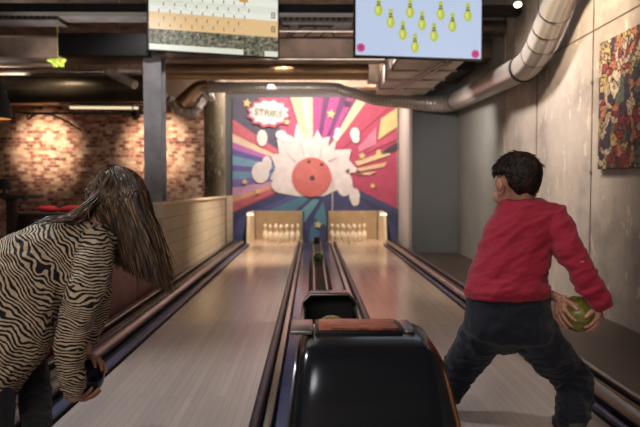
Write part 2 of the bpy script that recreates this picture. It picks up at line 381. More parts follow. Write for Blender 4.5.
# ---------------------------------------------------------------- centre ball return track
t = thing('ball_return_track', (.075, 6, 0), 'long metal and navy ball return track between the two lanes', 'ball return track')
y0, y1 = .2, 10.12
boxo('base', -.238, .388, 1.85, y1, FZ, .015, M['rubber'], t); boxo('base', -.238, -.10, y0, 1.85, FZ, .015, M['rubber'], t)
mk('edge_tube', tube(bmesh.new(), [(-.215, y0, .045), (-.215, y1, .045)], .022, 14), M['navy'], t)
mk('edge_tube', tube(bmesh.new(), [(.37, 1.85, .045), (.37, y1, .045)], .022, 14), M['navy'], t)
M['polish'] = plain('polished_steel', (160, 155, 154), .26, 1, .1, 3)
boxo('cover_panel', -.185, -.15, y0, y1, .015, .05, M['polish'], t, .006)
boxo('cover_panel', .295, .335, 1.85, y1, .015, .05, M['polish'], t, .006)
M['bluepanel'] = plain('blue_track_panel', (58, 66, 112), .22, .4)
boxo('side_panel', -.14, -.03, 1.9, y1, .015, .035, M['bluepanel'], t, .004)
boxo('side_panel', .18, .285, 1.9, y1, .015, .035, M['bluepanel'], t, .004)
for x in (.02, .13): mk('guide_rail', tube(bmesh.new(), [(x, 2.2, .06), (x, y1, .06)], .012, 10), M['polish'], t)
boxo('track_bed', -.01, .16, 1.9, y1, .015, .03, M['rubber'], t)
boxo('end_stop', .03, .12, 10.0, 10.1, .03, .14, M['black'], t, .01)
# ball waiting on the track
bc = Vector((.075, 7.4, .03+.068+.006)); mk('bowling_ball', sphere(bmesh.new(), bc, .062), M['gball'])
tag(bpy.data.objects['bowling_ball'], 'small dark green ball rolling on the centre track', 'ball')

# ---------------------------------------------------------------- pins and pin boxes
def pinbm():
    bm = bmesh.new(); k = .30/.38; pr = [(.0, 0), (.026, 0), (.030, .01), (.048, .06), (.059, .11), (.057, .145), (.046, .19), (.031, .225), (.0235, .25), (.023, .265), (.026, .29), (.031, .32), (.032, .34), (.028, .36), (.017, .375), (0.001, .38)]
    lathe(bm, [(max(r, .0005)*k, z*k) for r, z in pr], n=18)
    return bm
pm = mk('bowling_pin', pinbm(), [M['pin'], M['pinneck']]); me = pm.data
for p in me.polygons:
    z = p.center.z/.3*.38
    if .225 < z < .252 or .262 < z < .285: p.material_index = 1
col_words = {}
first = True
for side, cx in (('left', -.533), ('right', .637)):
    k = 0
    for r in range(4):
        for c in range(r+1):
            o = pm if first else pm.copy()
            if not first: COL.objects.link(o)
            first = False
            o.location = (cx+(c-r/2)*.192, 10.45+r*.16, .001)
            nm = {0: 'front pin', 1: 'second row pin', 2: 'third row pin', 3: 'back row pin'}[r]
            pos = {0: [''], 1: ['left of the two', 'right of the two'], 2: ['left of three', 'middle of three', 'right of three'], 3: ['leftmost of four', 'second from left of four', 'third from left of four', 'rightmost of four']}[r][c]
            tag(o, f'white {nm} on the {side} lane' + (f', {pos}' if pos else ', nearest the players'), 'bowling pin', f'pins on the {side} lane')
            k += 1
def pinbox(x0, x1, side):
    t = thing('pin_box', ((x0+x1)/2, 11, 0), f'cream pin box with side cheeks around the {side} lane pins', 'pin box')
    bm = bmesh.new(); box(bm, x0+.02, x1-.02, 11.16, 11.2, 0, .52)
    n = 16
    for i in range(n): x = x0+.04+(x1-x0-.08)*(i+.5)/n; box(bm, x-.012, x+.012, 11.145, 11.165, 0, .51)
    boxo('pin_deck', x0, x1, 10.15, 11.2, FZ, 0, M['lane'], t)
    mk('back_curtain', bm, plain('tan_curtain', (176, 150, 116), .7, var=.05), t)
    for s, x in ((-1, x0), (1, x1)):
        outer = (side == 'left' and s < 0) or (side == 'right' and s > 0)
        bm = bmesh.new(); th = .045 if outer else .02
        prof = [(10.15 if outer else 10.3, 0), (11.2, 0), (11.2, .52), (10.35 if outer else 10.95, .52 if outer else .52), ]
        a, b = (x-th, x) if s < 0 else (x, x+th)
        ring_loft(bm, [[(a, y, z) for y, z in prof], [(b, y, z) for y, z in prof]])
        mk('cheek', bm, M['cream'] if outer else M['blackmetal'], t)
        if outer:
            w0, w1 = (x-.15, x-th) if s < 0 else (x+th, x+.15)
            bm = bmesh.new()
            pts = [(w0, 0), (w1, 0), (w1, .52)] if s < 0 else [(w0, 0), (w1, 0), (w0, .52)]
            ring_loft(bm, [[(x_, 10.4, z_) for x_, z_ in pts], [(x_, 11.1, z_) for x_, z_ in pts]])
            mk('outer_gusset', bm, M['black'], t)
            bm = bmesh.new(); box(bm, a-.005, b+.05*(1 if s < 0 else 0), 10.32, 10.38, .475, .505) if s < 0 else box(bm, a-.05, b+.005, 10.32, 10.38, .475, .505)
            mk('deck_lamp', bm, emis('warm_deck_lamp_'+side, (255, 222, 170), 3), t)
pinbox(-1.03, -.16, 'left'); pinbox(.275, 1.19, 'right')

# ---------------------------------------------------------------- mural
MC = {}
def mcol(c):
    if c not in MC: MC[c] = (len(MC), plain('mural_paint', tuple(v+(235-v)*.22 for v in c), .6, 0, .04, 8))
    return MC[c][0]
MY = 11.47
bmm = bmesh.new(); layer = [0]
def mp(x, y): return at(220+x/3.2, 80+y/3.2, MY)
def poly(pts, c):
    layer[0] += 1; d = .0007*layer[0]
    vs = []
    for x, y in pts:
        p = mp(max(40, x if x < 562 else 567), max(56, y)); p.y -= d; vs.append(bmm.verts.new(p))
    f = bmm.faces.new(vs); f.material_index = mcol(c); return f
def ell(cx, cy, rx, ry, c, n=28, rough=0, jag=0):
    poly([(cx+rx*(1+jag*(i % 2)+rough*math.sin(i*2.1))*math.cos(2*math.pi*i/n), cy+ry*(1+jag*(i % 2)+rough*math.sin(i*2.1))*math.sin(2*math.pi*i/n)) for i in range(n)], c)
def star(cx, cy, r, c=(238, 206, 120)):
    poly([(cx+r*(1 if i % 2 == 0 else .48)*math.sin(math.pi*i/5+.15), cy-r*(1 if i % 2 == 0 else .48)*math.cos(math.pi*i/5+.15)) for i in range(10)], c)
CRIM = (186, 44, 78); MAG = (176, 42, 118); CRE = (238, 214, 158); NAV = (40, 42, 92)
poly([(40, 56), (564, 56), (564, 620), (40, 620)], CRIM)
C0 = (300, 300)
def ray(a, b, c): poly([C0, a, b], c)
ray((40, 56), (40, 128), (66, 60, 82)); ray((40, 56), (120, 56), (66, 60, 82)); ray((120, 56), (215, 56), (196, 60, 104))
ray((40, 125), (40, 172), (208, 84, 100)); ray((40, 172), (40, 198), (242, 210, 170)); ray((40, 198), (40, 220), (196, 96, 182)); ray((40, 220), (40, 242), (84, 76, 156))
ray((40, 242), (40, 272), (104, 158, 190)); ray((40, 272), (40, 292), (92, 70, 150)); ray((40, 292), (40, 318), (92, 150, 186)); ray((40, 318), (40, 345), (110, 84, 164)); ray((40, 345), (40, 372), (214, 150, 190)); ray((40, 372), (40, 392), (236, 160, 120)); ray((40, 392), (40, 425), (214, 84, 100))
ray((215, 56), (225, 56), (170, 40, 90)); ray((225, 56), (296, 56), (238, 208, 150)); ray((262, 56), (282, 56), (236, 226, 206)); ray((296, 56), (330, 56), MAG); ray((330, 56), (440, 56), (92, 20, 84)); ray((352, 56), (385, 56), (186, 44, 128)); ray((408, 56), (432, 56), (170, 40, 122))
ray((440, 56), (478, 56), (238, 214, 158)); ray((478, 56), (564, 66), CRIM)
poly([(564, 88), (564, 150), (505, 192), (515, 125)], (236, 206, 124)); poly([(442, 215), (500, 150), (500, 205), (445, 232)], (222, 110, 140)); poly([(430, 250), (564, 162), (564, 190)], (200, 60, 96))
poly([(430, 262), (540, 225), (545, 240), (440, 275)], (238, 206, 150)); poly([(430, 285), (535, 262), (525, 278), (435, 295)], (242, 190, 140)); poly([(425, 300), (500, 292), (480, 305)], (240, 190, 150))
poly([(515, 238), (530, 222), (564, 198), (564, 222), (540, 234)], (34, 28, 40)); poly([(500, 225), (514, 222), (512, 250), (500, 252)], (240, 206, 120))
poly([(40, 425), (230, 342), (420, 340), (564, 412), (564, 620), (40, 620)], NAV)
poly([(60, 440), (250, 360), (290, 372), (110, 480), (40, 500)], (58, 66, 128)); poly([(150, 420), (262, 372), (285, 380), (180, 470)], (54, 112, 140)); poly([(200, 470), (300, 380), (318, 384), (240, 500)], (84, 150, 160))
poly([(330, 400), (300, 620), (260, 620), (290, 470)], (46, 92, 130)); poly([(330, 390), (345, 470), (300, 440)], (60, 130, 150)); poly([(40, 500), (120, 560), (100, 620), (40, 620)], (30, 90, 110)); poly([(370, 470), (420, 620), (350, 620)], (54, 72, 140)); poly([(420, 360), (564, 430), (564, 470)], (30, 30, 70))
poly([(235, 192), (246, 138), (268, 178), (296, 190), (312, 160), (326, 186), (352, 182), (345, 212), (372, 196), (366, 224), (420, 222), (412, 256), (446, 292), (408, 300), (430, 352), (380, 350), (330, 372), (250, 372), (190, 362), (196, 330), (160, 318), (178, 280), (160, 238), (190, 236), (182, 190)], (244, 228, 222))
for e in ((130, 296, 28, 34), (150, 270, 16, 26), (197, 336, 32, 26), (135, 186, 17, 26), (398, 332, 26, 40), (430, 370, 17, 24), (432, 385, 14, 18), (431, 172, 15, 20), (434, 188, 12, 14), (378, 168, 12, 15), (372, 184, 10, 12), (196, 176, 18, 15), (215, 188, 20, 12)): ell(*e, (246, 234, 228))
for a, b in (((320, 250), (330, 190)), ((345, 260), (400, 240)), ((240, 260), (200, 215)), ((270, 245), (255, 190))):
    dx, dy = b[0]-a[0], b[1]-a[1]; L = math.hypot(dx, dy); nx, ny = -dy/L*1.6, dx/L*1.6
    poly([(a[0]+nx, a[1]+ny), (b[0], b[1]), (a[0]-nx, a[1]-ny)], (214, 176, 176))
ell(293, 311, 63, 63, (214, 88, 82)); ell(278, 292, 40, 38, (220, 98, 92))
for e in ((285, 262, 6, 5), (325, 271, 6, 5), (295, 314, 8, 8)): ell(*e, (60, 26, 32))
ell(157, 106, 62, 42, (196, 74, 92), 24, jag=.18); ell(157, 105, 54, 34, (244, 232, 230), 24, jag=.2)
for s_ in ((87, 75, 15), (215, 136, 11), (355, 110, 16), (454, 243, 13), (80, 326, 11), (122, 356, 10), (488, 338, 10), (314, 462, 14)): star(*s_)
poly([(400, 290), (414, 284), (410, 300)], (60, 40, 60)); poly([(434, 286), (456, 294), (440, 300)], (90, 50, 40)); poly([(395, 66), (420, 70), (412, 86), (400, 84)], (34, 22, 44))
poly([(358, 300), (361, 300), (361, 440), (358, 440)], (226, 206, 180))
# panel body behind the paint
a_, b_ = mp(40, 56), mp(567, 620)
box(bmm, a_.x, b_.x, MY+.001, MY+.028, max(b_.z, FZ), a_.z, mi=mcol((222, 216, 208)))
mu = mk('mural', bmm, [m for _, m in MC.values()], sm=False)
tag(mu, 'colourful comic mural of a bursting red bowling ball on the back wall', 'mural')
def text(name, s, loc, size, rot, mat, ext=.001, parent=None, spacing=1.0):
    cu = bpy.data.curves.new(name, 'FONT'); cu.body = s; cu.size = size; cu.extrude = ext; cu.align_x = 'CENTER'; cu.align_y = 'CENTER'; cu.space_character = spacing
    o = bpy.data.objects.new(name, cu); COL.objects.link(o); dg = bpy.context.evaluated_depsgraph_get(); dg.update()
    me = bpy.data.meshes.new_from_object(o.evaluated_get(dg)); bpy.data.objects.remove(o)
    o = bpy.data.objects.new(name, me); COL.objects.link(o); me.materials.clear(); me.materials.append(mat)
    o.location = loc; o.rotation_euler = rot
    if parent:
        o.parent = parent
        o.matrix_parent_inverse = parent.matrix_basis.inverted()
    return o
p = mp(157, 106); p.y -= .09
text('strike_lettering', 'STRIKE', p, .17, (R(90), R(5), 0), plain('letter_paint', (140, 146, 92), .6), parent=mu)

# ---------------------------------------------------------------- ducts
def ribs(path, r, step, w_, bm):
    L = 0
    for a, b in zip(path, path[1:]):
        L += (b-a).length
        if L > step: L = 0; d = (b-a).normalized(); tube(bm, [b-d*w_/2, b+d*w_/2], r, 18)
pth = bez([(-1.62, 9.8, 2.50), (-1.0, 9.8, 2.50), (.25, 9.8, 2.50), (.50, 9.75, 2.44), (.72, 9.6, 2.36), (.95, 9.3, 2.24), (1.25, 9.15, 2.2), (1.7, 9.1, 2.16), (1.95, 8.95, 2.14), (1.99, 8.6, 2.13), (2.0, 7.4, 2.10), (2.0, 6.1, 2.07), (2.0, 5.75, 2.08), (2.0, 5.45, 2.19), (2.0, 5.05, 2.46), (1.98, 4.8, 2.6), (1.95, 4.4, 2.68), (1.95, 2.5, 2.7)], 6)
rad = []
for p in pth: rad.append(.085 if p.x < 1.0 else (.085+(min(p.x, 1.9)-1.0)*.04 if p.y > 8.8 else .125))
t = thing('ventilation_duct', (0, 9.8, 2.53), 'long silver ventilation pipe running over the mural and along the right wall', 'duct')
mk('duct_body', tube(bmesh.new(), pth, rad, 22), M['silverduct'], t)
def collar(y0, r, w_=.04):
    i = min(range(len(pth)), key=lambda k: (pth[k]-Vector(y0)).length)
    d = (pth[min(i+1, len(pth)-1)]-pth[i-1]).normalized(); return tube(bmesh.new(), [pth[i]-d*w_/2, pth[i]+d*w_/2], r, 22)
for pos, r in (((2, 5.9, 2.07), .137), ((2, 8.6, 2.13), .128), ((1.98, 4.8, 2.6), .134)): mk('clamp_collar', collar(pos, r), M['blackmetal'], t)
for pos in ((2, 5.6, 2.12), (2, 5.45, 2.19), (2, 5.3, 2.28), (2, 5.15, 2.38)): mk('elbow_seam', collar(pos, .130, .014), M['chrome'], t)
# left elbow and foil hose
pf = bez([(-1.62, 9.8, 2.53), (-1.78, 9.8, 2.50), (-1.95, 9.75, 2.34), (-2.05, 9.7, 2.22)], 5)
mk('left_elbow', tube(bmesh.new(), pf, [.085+.02*i/len(pf) for i in range(len(pf))], 18), M['golduct'], t)
pf = bez([at(163, 97, 9.9), at(172, 102, 9.9), at(180, 111, 9.9), at(192, 114, 9.9), at(199, 106, 9.9), at(204, 98, 10.0), at(214, 96, 10.0)], 6)
tag(mk('foil_hose', tube(bmesh.new(), pf, [.075+.012*math.sin(i*1.7) for i in range(len(pf))], 16), M['foil']), 'crinkled foil air hose looping left of the concrete column', 'hose')
pf = [(-1.95+3.0*i/3+(.0), 8.5, 2.49) for i in range(4)]
t = thing('spiral_duct', (-.3, 8.5, 2.49), 'straight warm-toned spiral duct hanging below the monitors', 'duct')
bm = tube(bmesh.new(), [(-2.1, 8.5, 2.50), (.76, 8.5, 2.50)], .108, 24)
x = -2.1
while x < .73: tube(bm, [(x, 8.5, 2.5), (x+.02, 8.5, 2.5)], .113, 20); x += .1
mk('duct_body', bm, M['golduct'], t)
boxo('end_box', .76, .90, 8.35, 8.65, 2.36, 2.62, M['ductgrey'], t, .01)
for x in (-1.5, -.3, .7):
    mk('hanger', tube(bmesh.new(), [(x, 8.5, 2.6), (x, 8.5, 2.75)], .006, 8), M['blackmetal'], t)
t = thing('rectangular_duct', (1.25, 7.8, 2.25), 'grey rectangular sheet metal duct behind the right monitor', 'duct')
boxo('duct_body', .92, 1.62, 6.5, 9.0, 2.27, 2.5, M['ductgrey'], t, .008)
for y in (7.1, 7.7, 8.4): boxo('flange', .90, 1.64, y, y+.025, 2.25, 2.5, M['galv'], t)
bm = bmesh.new(); tube(bm, [(1.05, 8.9, 2.255), (1.4, 6.6, 2.255)], .012, 8); tube(bm, [(1.12, 8.9, 2.255), (1.47, 6.6, 2.255)], .012, 8); mk('brace_rod', bm, M['chrome'], t)
boxo('return_grille', 1.66, 1.98, 7.6, 8.6, 2.36, 2.6, M['black'], t)
# left side big duct, pipe and tube lamp (upper left)
bm = tube(bmesh.new(), [(-7.1, 9.1, 2.30), (-2.15, 9.1, 2.37)], .19, 26)
tag(mk('large_duct', bm, plain('olive_grey_duct', (84, 76, 60), .4, .5, .2, 3)), 'thick dull olive duct crossing above the brick wallpaper', 'duct')
bm = tube(bmesh.new(), [at(-40, 73, 8.2), at(104, 72, 8.2)], .03, 12)
tag(mk('thin_pipe', bm, M['galv']), 'thin pale pipe along the upper left ceiling', 'pipe')
bm = tube(bmesh.new(), [at(110, 72, 8.1), at(135, 85, 7.9)], .055, 16)
q_ = at(120, 77, 8.03); tube(bm, [q_, Vector((q_.x, q_.y, 3.3))], .006, 6)
tag(mk('short_duct_stub', bm, M['silverduct']), 'short slanted silver duct stub left of the steel column', 'duct')
bm = tube(bmesh.new(), [at(118, 71, 8.0), at(141, 71, 8.0)], .028, 12)
tag(mk('pipe_fitting', bm, M['foil']), 'short bright pipe fitting beside the steel column top', 'pipe')
t = thing('tube_lamp', at(104, 107, 10.2), 'long slim lit tube lamp hanging in front of the brick wallpaper', 'lamp')
mk('tube', tube(bmesh.new(), [at(70, 107.5, 10.2), at(138, 108, 10.2)], .022, 12), emis('tube_glow', (255, 232, 190), 1.0), t)
bm = bmesh.new(); a = at(60, 104, 10.25); b = at(143, 105, 10.25); box(bm, a.x, b.x, 10.2, 10.3, a.z-.01, a.z+.03); mk('housing', bm, M['black'], t)
for px_ in (80, 130): q_ = at(px_, 105, 10.25); mk('hanger', tube(bmesh.new(), [q_, Vector((q_.x, q_.y, 3.3))], .006, 6), M['black'], t)
t = thing('track_rail', at(70, 100, 9.9), 'black lighting track with spot heads near the brick wallpaper', 'lighting track')
bm = bmesh.new(); a = at(-30, 101, 9.9); box(bm, -6.8, -2.6, 9.88, 9.94, a.z-.02, a.z+.025); mk('rail', bm, M['black'], t)
bm = bmesh.new(); a = at(80, 99, 9.8); b = at(103, 102, 9.8); box(bm, a.x, b.x, 9.8, 9.87, b.z, a.z); mk('junction_box', bm, M['chrome'], t)
t2 = thing('track_rail', at(70, 113, 10.4), 'lower black lighting track right above the brick wallpaper', 'lighting track')
bm = bmesh.new(); a = at(20, 113.5, 10.4); box(bm, -6.8, -2.5, 10.38, 10.43, a.z-.015, a.z+.02); mk('rail', bm, M['black'], t2)
for x, lab in ((-4.85, 'black spot head aimed at the left patch of brick wallpaper'), (-2.85, 'black spot head behind the steel column aimed at the brick wallpaper')):
    t = thing('spot_head', (x, 10.05, 2.2), lab, 'spotlight')
    mk('shade', tube(bmesh.new(), [(x, 10.04, 2.12), (x, 10.17, 2.09)], [.045, .06], 16), M['black'], t)
    mk('stem', tube(bmesh.new(), [(x, 9.92, 2.3), (x, 10.06, 2.12)], .01, 8), M['black'], t)
bm = bmesh.new(); tube(bm, bez([at(28, 113, 9.9), at(28, 119, 9.6), at(40, 113, 9.6), at(60, 118, 9.6), at(82, 131, 9.6)], 5), .014, 8)
tag(mk('hanging_cable', bm, M['black']), 'dark cable sagging in front of the brick wallpaper', 'cable')
# pendant lamp far left
pc = at(-8, 96, 5.0)
t = thing('pendant_lamp', pc, 'black dome pendant lamp with orange inside at the left edge', 'lamp')
bm = bmesh.new(); lathe(bm, [(.02, .16), (.05, .15), (.09, .08), (.13, -.06), (.145, -.18), (.14, -.18), (.12, -.05), (.08, .07), (.02, .12)], pc, 28); mk('shade', bm, M['black'], t)
mk('glowing_lining', lathe(bmesh.new(), [(.03, .0), (.115, -.05), (.136, -.175), (.128, -.175), (.1, -.05), (.02, -.02)], pc, 24), emis('orange_lining', (236, 150, 80), .9), t)
mk('cord', tube(bmesh.new(), [pc+Vector((0, 0, .15)), Vector((pc.x, pc.y, 3.3))], .006, 8), M['black'], t)
# ceiling clutter
def ctile(name, px0, px1, py0, py1, Y, dep, mat, label, cat):
    a, b = at(px0, py1, Y), at(px1, py0, Y)
    return tag(boxo(name, a.x, b.x, Y, Y+dep, a.z, b.z, mat, None, .004), label, cat)
ctile('ceiling_box', 58, 149, 33, 55.5, 6.1, .45, M['black'], 'matt black box hung under the ceiling left of the left monitor', 'box')
ctile('ceiling_panel', -40, 58, 40, 66, 7.95, .08, M['beige'], 'beige board below the ceiling at the upper left', 'panel')
bm = bmesh.new(); tube(bm, [at(-40, 39, 7.6), at(58, 39, 7.6)], .012, 8); tag(mk('highlight_line', bm, M['bronze']), 'thin rod standing in for a highlight above the beige ceiling board', 'pipe')  # rod modelled in place of a highlight line
def tray(px0, px1, py, Y, label):
    a, b = at(px0, py, Y), at(px1, py, Y); t = bmesh.new(); box(t, a.x, b.x, Y, Y+.01, a.z-.03, a.z+.03); box(t, a.x, b.x, Y, Y+.3, a.z-.035, a.z-.03)
    n = int((b.x-a.x)/.07)
    o = thing('cable_tray', (a+b)/2, label, 'cable tray')
    for i in range(n): x = a.x+.07*(i+.5); box(t, x-.018, x+.018, Y-.004, Y+.002, a.z-.012, a.z+.014, mi=1)
    mk('tray', t, [plain('dull_steel_tray', (110, 106, 108), .5, .4), M['black']], o)
tray(-40, 57, 16.5, 7.2, 'perforated steel cable tray at the upper left corner'); tray(57, 147, 12, 7.0, 'perforated cable tray just left of the left monitor'); tray(282, 352, 19, 7.3, 'perforated cable tray between the two monitors')
bm = bmesh.new()
for i in range(7):
    p = at(52+i*1.9, 60+(i % 3)*2.2, 7.3); sphere(bm, p, .05, 12, (1.2, .5, .55), Matrix.Rotation(i*.9, 3, 'Y'))
q_ = at(58, 62, 7.3); tube(bm, [q_, Vector((q_.x, q_.y, 3.3))], .004, 6)
tag(mk('paper_decoration', bm, M['lime']), 'lime green paper decoration hanging below the ceiling', 'decoration')
bm = bmesh.new()
for y, z, r in ((7.0, 2.93, .02), (7.05, 2.86, .016), (7.25, 2.74, .015)): tube(bm, [(-1.8, y, z), (1.9, y, z)], r, 10)
tube(bm, [(-1.8, 7.4, 2.45), (.86, 7.4, 2.45)], .014, 10)
tag(mk('conduit_bundle', bm, M['galv']), 'thin steel conduits crossing the ceiling between the monitors', 'pipe')
random.seed(3)
bm = bmesh.new()
for k in range(5):
    x = -.3+k*.12; tube(bm, bez([(x, 7.5, 2.95), (x+random.uniform(-.1, .1), 7.45, 2.85), (x+random.uniform(-.1, .15), 7.4, 2.82), (x+random.uniform(-.1, .2), 7.5, 2.74)], 5), .012, 8)
tag(mk('cable_loop', bm, M['black']), 'tangle of black cables hanging between the monitors', 'cable')
bm = bmesh.new()
for k in range(3): tube(bm, [(-1.9, 8.2, 3.0-.0*k), (-1.9, 8.2, 3.0)], .01, 6)
bm.free()
t = thing('ribbed_duct', (1.8, 7.2, 2.8), 'brown ribbed duct high up right of the right monitor', 'duct')
a = at(480, 26, 7.0); bm = tube(bmesh.new(), [(a.x-.3, 7.1, a.z), (2.15, 7.1, a.z)], .09, 18)
for k in range(9): tube(bm, [(a.x-.2+k*.08, 7.1, a.z), (a.x-.18+k*.08, 7.1, a.z)], .097, 18)
mk('duct_body', bm, M['bronze'], t)
pc = at(518, 4, 6.0)
t = thing('ceiling_spot', pc, 'small lit ceiling spotlight right of the right monitor', 'spotlight')
mk('housing', tube(bmesh.new(), [pc+Vector((.03, .05, .12)), pc+Vector((0, 0, 0))], [.04, .05], 16), M['black'], t)
mk('bulb', sphere(bmesh.new(), pc+Vector((-.005, -.01, -.01)), .036, 16, (1, 1, .7)), emis('spot_glow', (255, 236, 200), 9), t)

# ---------------------------------------------------------------- monitors
def monitor(name, p0, p1, w_, h, label):       # p0/p1 bottom corners (world), returns frame transform
    d = (p1-p0); d.z = 0; ang = math.atan2(d.y, d.x); c = (p0+p1)/2
    t = thing(name, c, label, 'monitor'); t.rotation_euler = (0, 0, ang); bpy.context.view_layer.update()
    return t, d.length
def local(name, bm, mat, t, sm=False):
    me = bpy.data.meshes.new(name); bm.to_mesh(me); bm.free()
    for m in (mat if isinstance(mat, list) else [mat]): me.materials.append(m)
    o = bpy.data.objects.new(name, me); COL.objects.link(o); o.parent = t; return o
def tvshell(t, W, H):
    local('casing', box(bmesh.new(), -W/2, W/2, 0, .05, 0, H, .006), M['black'], t)
    b = bmesh.new(); box(b, -.04, .04, .05, .1, H*.3, H*.7); box(b, -.02, .02, .08, .12, H*.5, 3.3-t.location.z); local('ceiling_mount', b, M['blackmetal'], t)
p0, p1 = at(147.5, 51, 6.0), at(279.5, 58.5, 6.36); H = .75
t, W = monitor('score_monitor', p0, p1, 0, H, 'left hanging monitor showing a cream score table and a tan band'); tvshell(t, W, H)
e = lambda c, s=1.0: emis('screen_glow', c, s)
b = bmesh.new(); b_w = .016
x0, x1 = -W/2+b_w, W/2-b_w
sx = lambda px: x0+(px-149.5)/(278-149.5)*(x1-x0)
def rect(b, xa, xb, za, zb, y, mi):
    vs = [b.verts.new((xa, y, za)), b.verts.new((xb, y, za)), b.verts.new((xb, y, zb)), b.verts.new((xa, y, zb))]; b.faces.new(vs).material_index = mi
k = (x1-x0)/128.5      # metres per photo pixel on this screen
B = b_w
rect(b, x0, x1, B, H-.016, -.001, 0)                         # cream
for r_ in range(0, 6): rect(b, x0, x1, B+(36+r_*14)*k, B+(43+r_*14)*k, -.0015, 5)
rect(b, x0, x1, B+20*k, B+36.5*k, -.002, 1)               # tan band
rect(b, x0, x1, B+5.5*k, B+20*k, -.002, 2)                # picture strip
rect(b, x0, x0+.72*(x1-x0), B, B+5.5*k, -.002, 0); rect(b, x0+.72*(x1-x0), x0+.89*(x1-x0), B, B+5.5*k, -.002, 2)
rect(b, sx(238), sx(247), B+53*k, B+56*k, -.003, 3)
for row in range(0, 14):
    for c in range(9):
        if row < 2 and c > 7: continue
        xx = x0+(.07+c*.082+.035*(row % 2))*(x1-x0); zz = B+(22.5+row*6.8)*k
        rect(b, xx, xx+.9*k, zz, zz+3.6*k, -.003, 4)
        if c < 8: rect(b, xx+2.0*k, xx+8.5*k, zz+4.8*k, zz+5.1*k, -.003, 6)
for row in (0, 1):
    z_ = B+(25+row*14)*k
    for dx, dz, w1, h1 in ((0, 0, 1, 6), (3, 0, 1, 6), (0, 0, 3.5, 1), (0, 5, 3.5, 1), (0, 2.6, 3, .8)): rect(b, sx(271)+dx*k, sx(271)+(dx+w1)*k, z_+dz*k, z_+(dz+h1)*k, -.003, 4)
pq = N('screen_picture'); v = pq.obj()
cc = pq.ramp(pq.noise(v, 26, 4, .7, .6), [(.34, (38, 34, 34)), (.46, (92, 84, 72)), (.53, (120, 128, 100)), (.6, (160, 140, 124)), (.7, (196, 196, 186))])
pq.t.links.new(cc, pq.b.inputs['Emission Color']); pq.b.inputs['Emission Strength'].default_value = .9; pq.col((0, 0, 0))
local('screen', b, [e((222, 224, 208)), e((226, 190, 138)), pq.m, e((200, 150, 60)), e((110, 100, 84)), e((232, 232, 220)), e((170, 164, 146))], t)
p0, p1 = at(354, 57, 6.1), at(482.5, 61, 6.28)
t, W = monitor('pin_monitor', p0, p1, 0, H, 'right hanging monitor showing ten yellow-green pins on pale blue'); tvshell(t, W, H)
x0, x1 = -W/2+.016, W/2-.016; k = (x1-x0)/(481-356.0); sx = lambda px: x0+(px-356)*k
b = bmesh.new(); rect(b, x0, x1, .02, H-.016, -.001, 0); local('screen', b, e((188, 202, 228)), t)
def pinicon(px, py):       # px,py = base centre in photo pixels
    b = bmesh.new(); cx = sx(px); zb = .02+(57-py)*k*1.0
    pr = [(0, 0), (1.6, 0), (3.2, 2.5), (4.2, 6), (3.8, 9), (2.2, 12), (1.5, 14), (1.7, 16), (2.2, 18.5), (1.5, 20.5), (0, 21)]
    vs = [(cx+r_*k, zb+z_*k*.88) for r_, z_ in pr[1:-1]]+[(cx-r_*k, zb+z_*k*.88) for r_, z_ in pr[1:-1][::-1]]
    b.faces.new([b.verts.new((x_, -.003, z_)) for x_, z_ in vs]).material_index = 0
    ins = [(cx-1.2*k, zb+2*k), (cx+.4*k, zb+2.5*k), (cx+.6*k, zb+8*k), (cx-1.8*k, zb+9*k), (cx-2.6*k, zb+6*k)]
    b.faces.new([b.verts.new((x_, -.0035, z_)) for x_, z_ in ins]).material_index = 2
    rect(b, cx-2.1*k, cx+2.1*k, zb+10.2*k, zb+11.3*k, -.004, 1); rect(b, cx-1.8*k, cx+1.8*k, zb+12.5*k, zb+13.5*k, -.004, 1)
    local('pin_icon', b, PI, t)
PI = [e((186, 196, 72)), e((52, 50, 44)), e((214, 220, 130))]
for px, py in ((378, 19), (409, 19.5), (439.5, 20), (467, 20.5), (390, 29.5), (421, 30.5), (451.5, 31), (402, 40.5), (433, 41), (414, 52)): pinicon(px, py+1)
for px, py in ((361, 50), (475, 52.5)):
    b = bmesh.new(); cx, cz = sx(px), .02+(57-py)*k
    b.faces.new([b.verts.new((cx+(3.9+.5*(i % 2))*k*math.cos(i*math.pi/8), -.003, cz+(3.9+.5*(i % 2))*k*math.sin(i*math.pi/8))) for i in range(16)]).material_index = 0
    for dx, dz, w1, h1 in ((-2.4, -.4, 4.6, 1), (-1.6, 1, 3.2, .9), (-.6, -2.6, 1.2, 2.6)): rect(b, cx+dx*k, cx+(dx+w1)*k, cz+dz*k, cz+(dz+h1)*k, -.004, 1)
    local('emblem', b, [e((206, 74, 130)), e((120, 60, 130))], t)

# ---------------------------------------------------------------- graffiti canvas
t = thing('graffiti_canvas', (XR-.03, 4.2, 1.07), 'colourful graffiti style canvas hanging on the right concrete wall', 'picture')
boxo('canvas', XR-.035, XR-.004, 3.0, 4.68, 1.07, 2.01, M['graffiti'], t, .003)

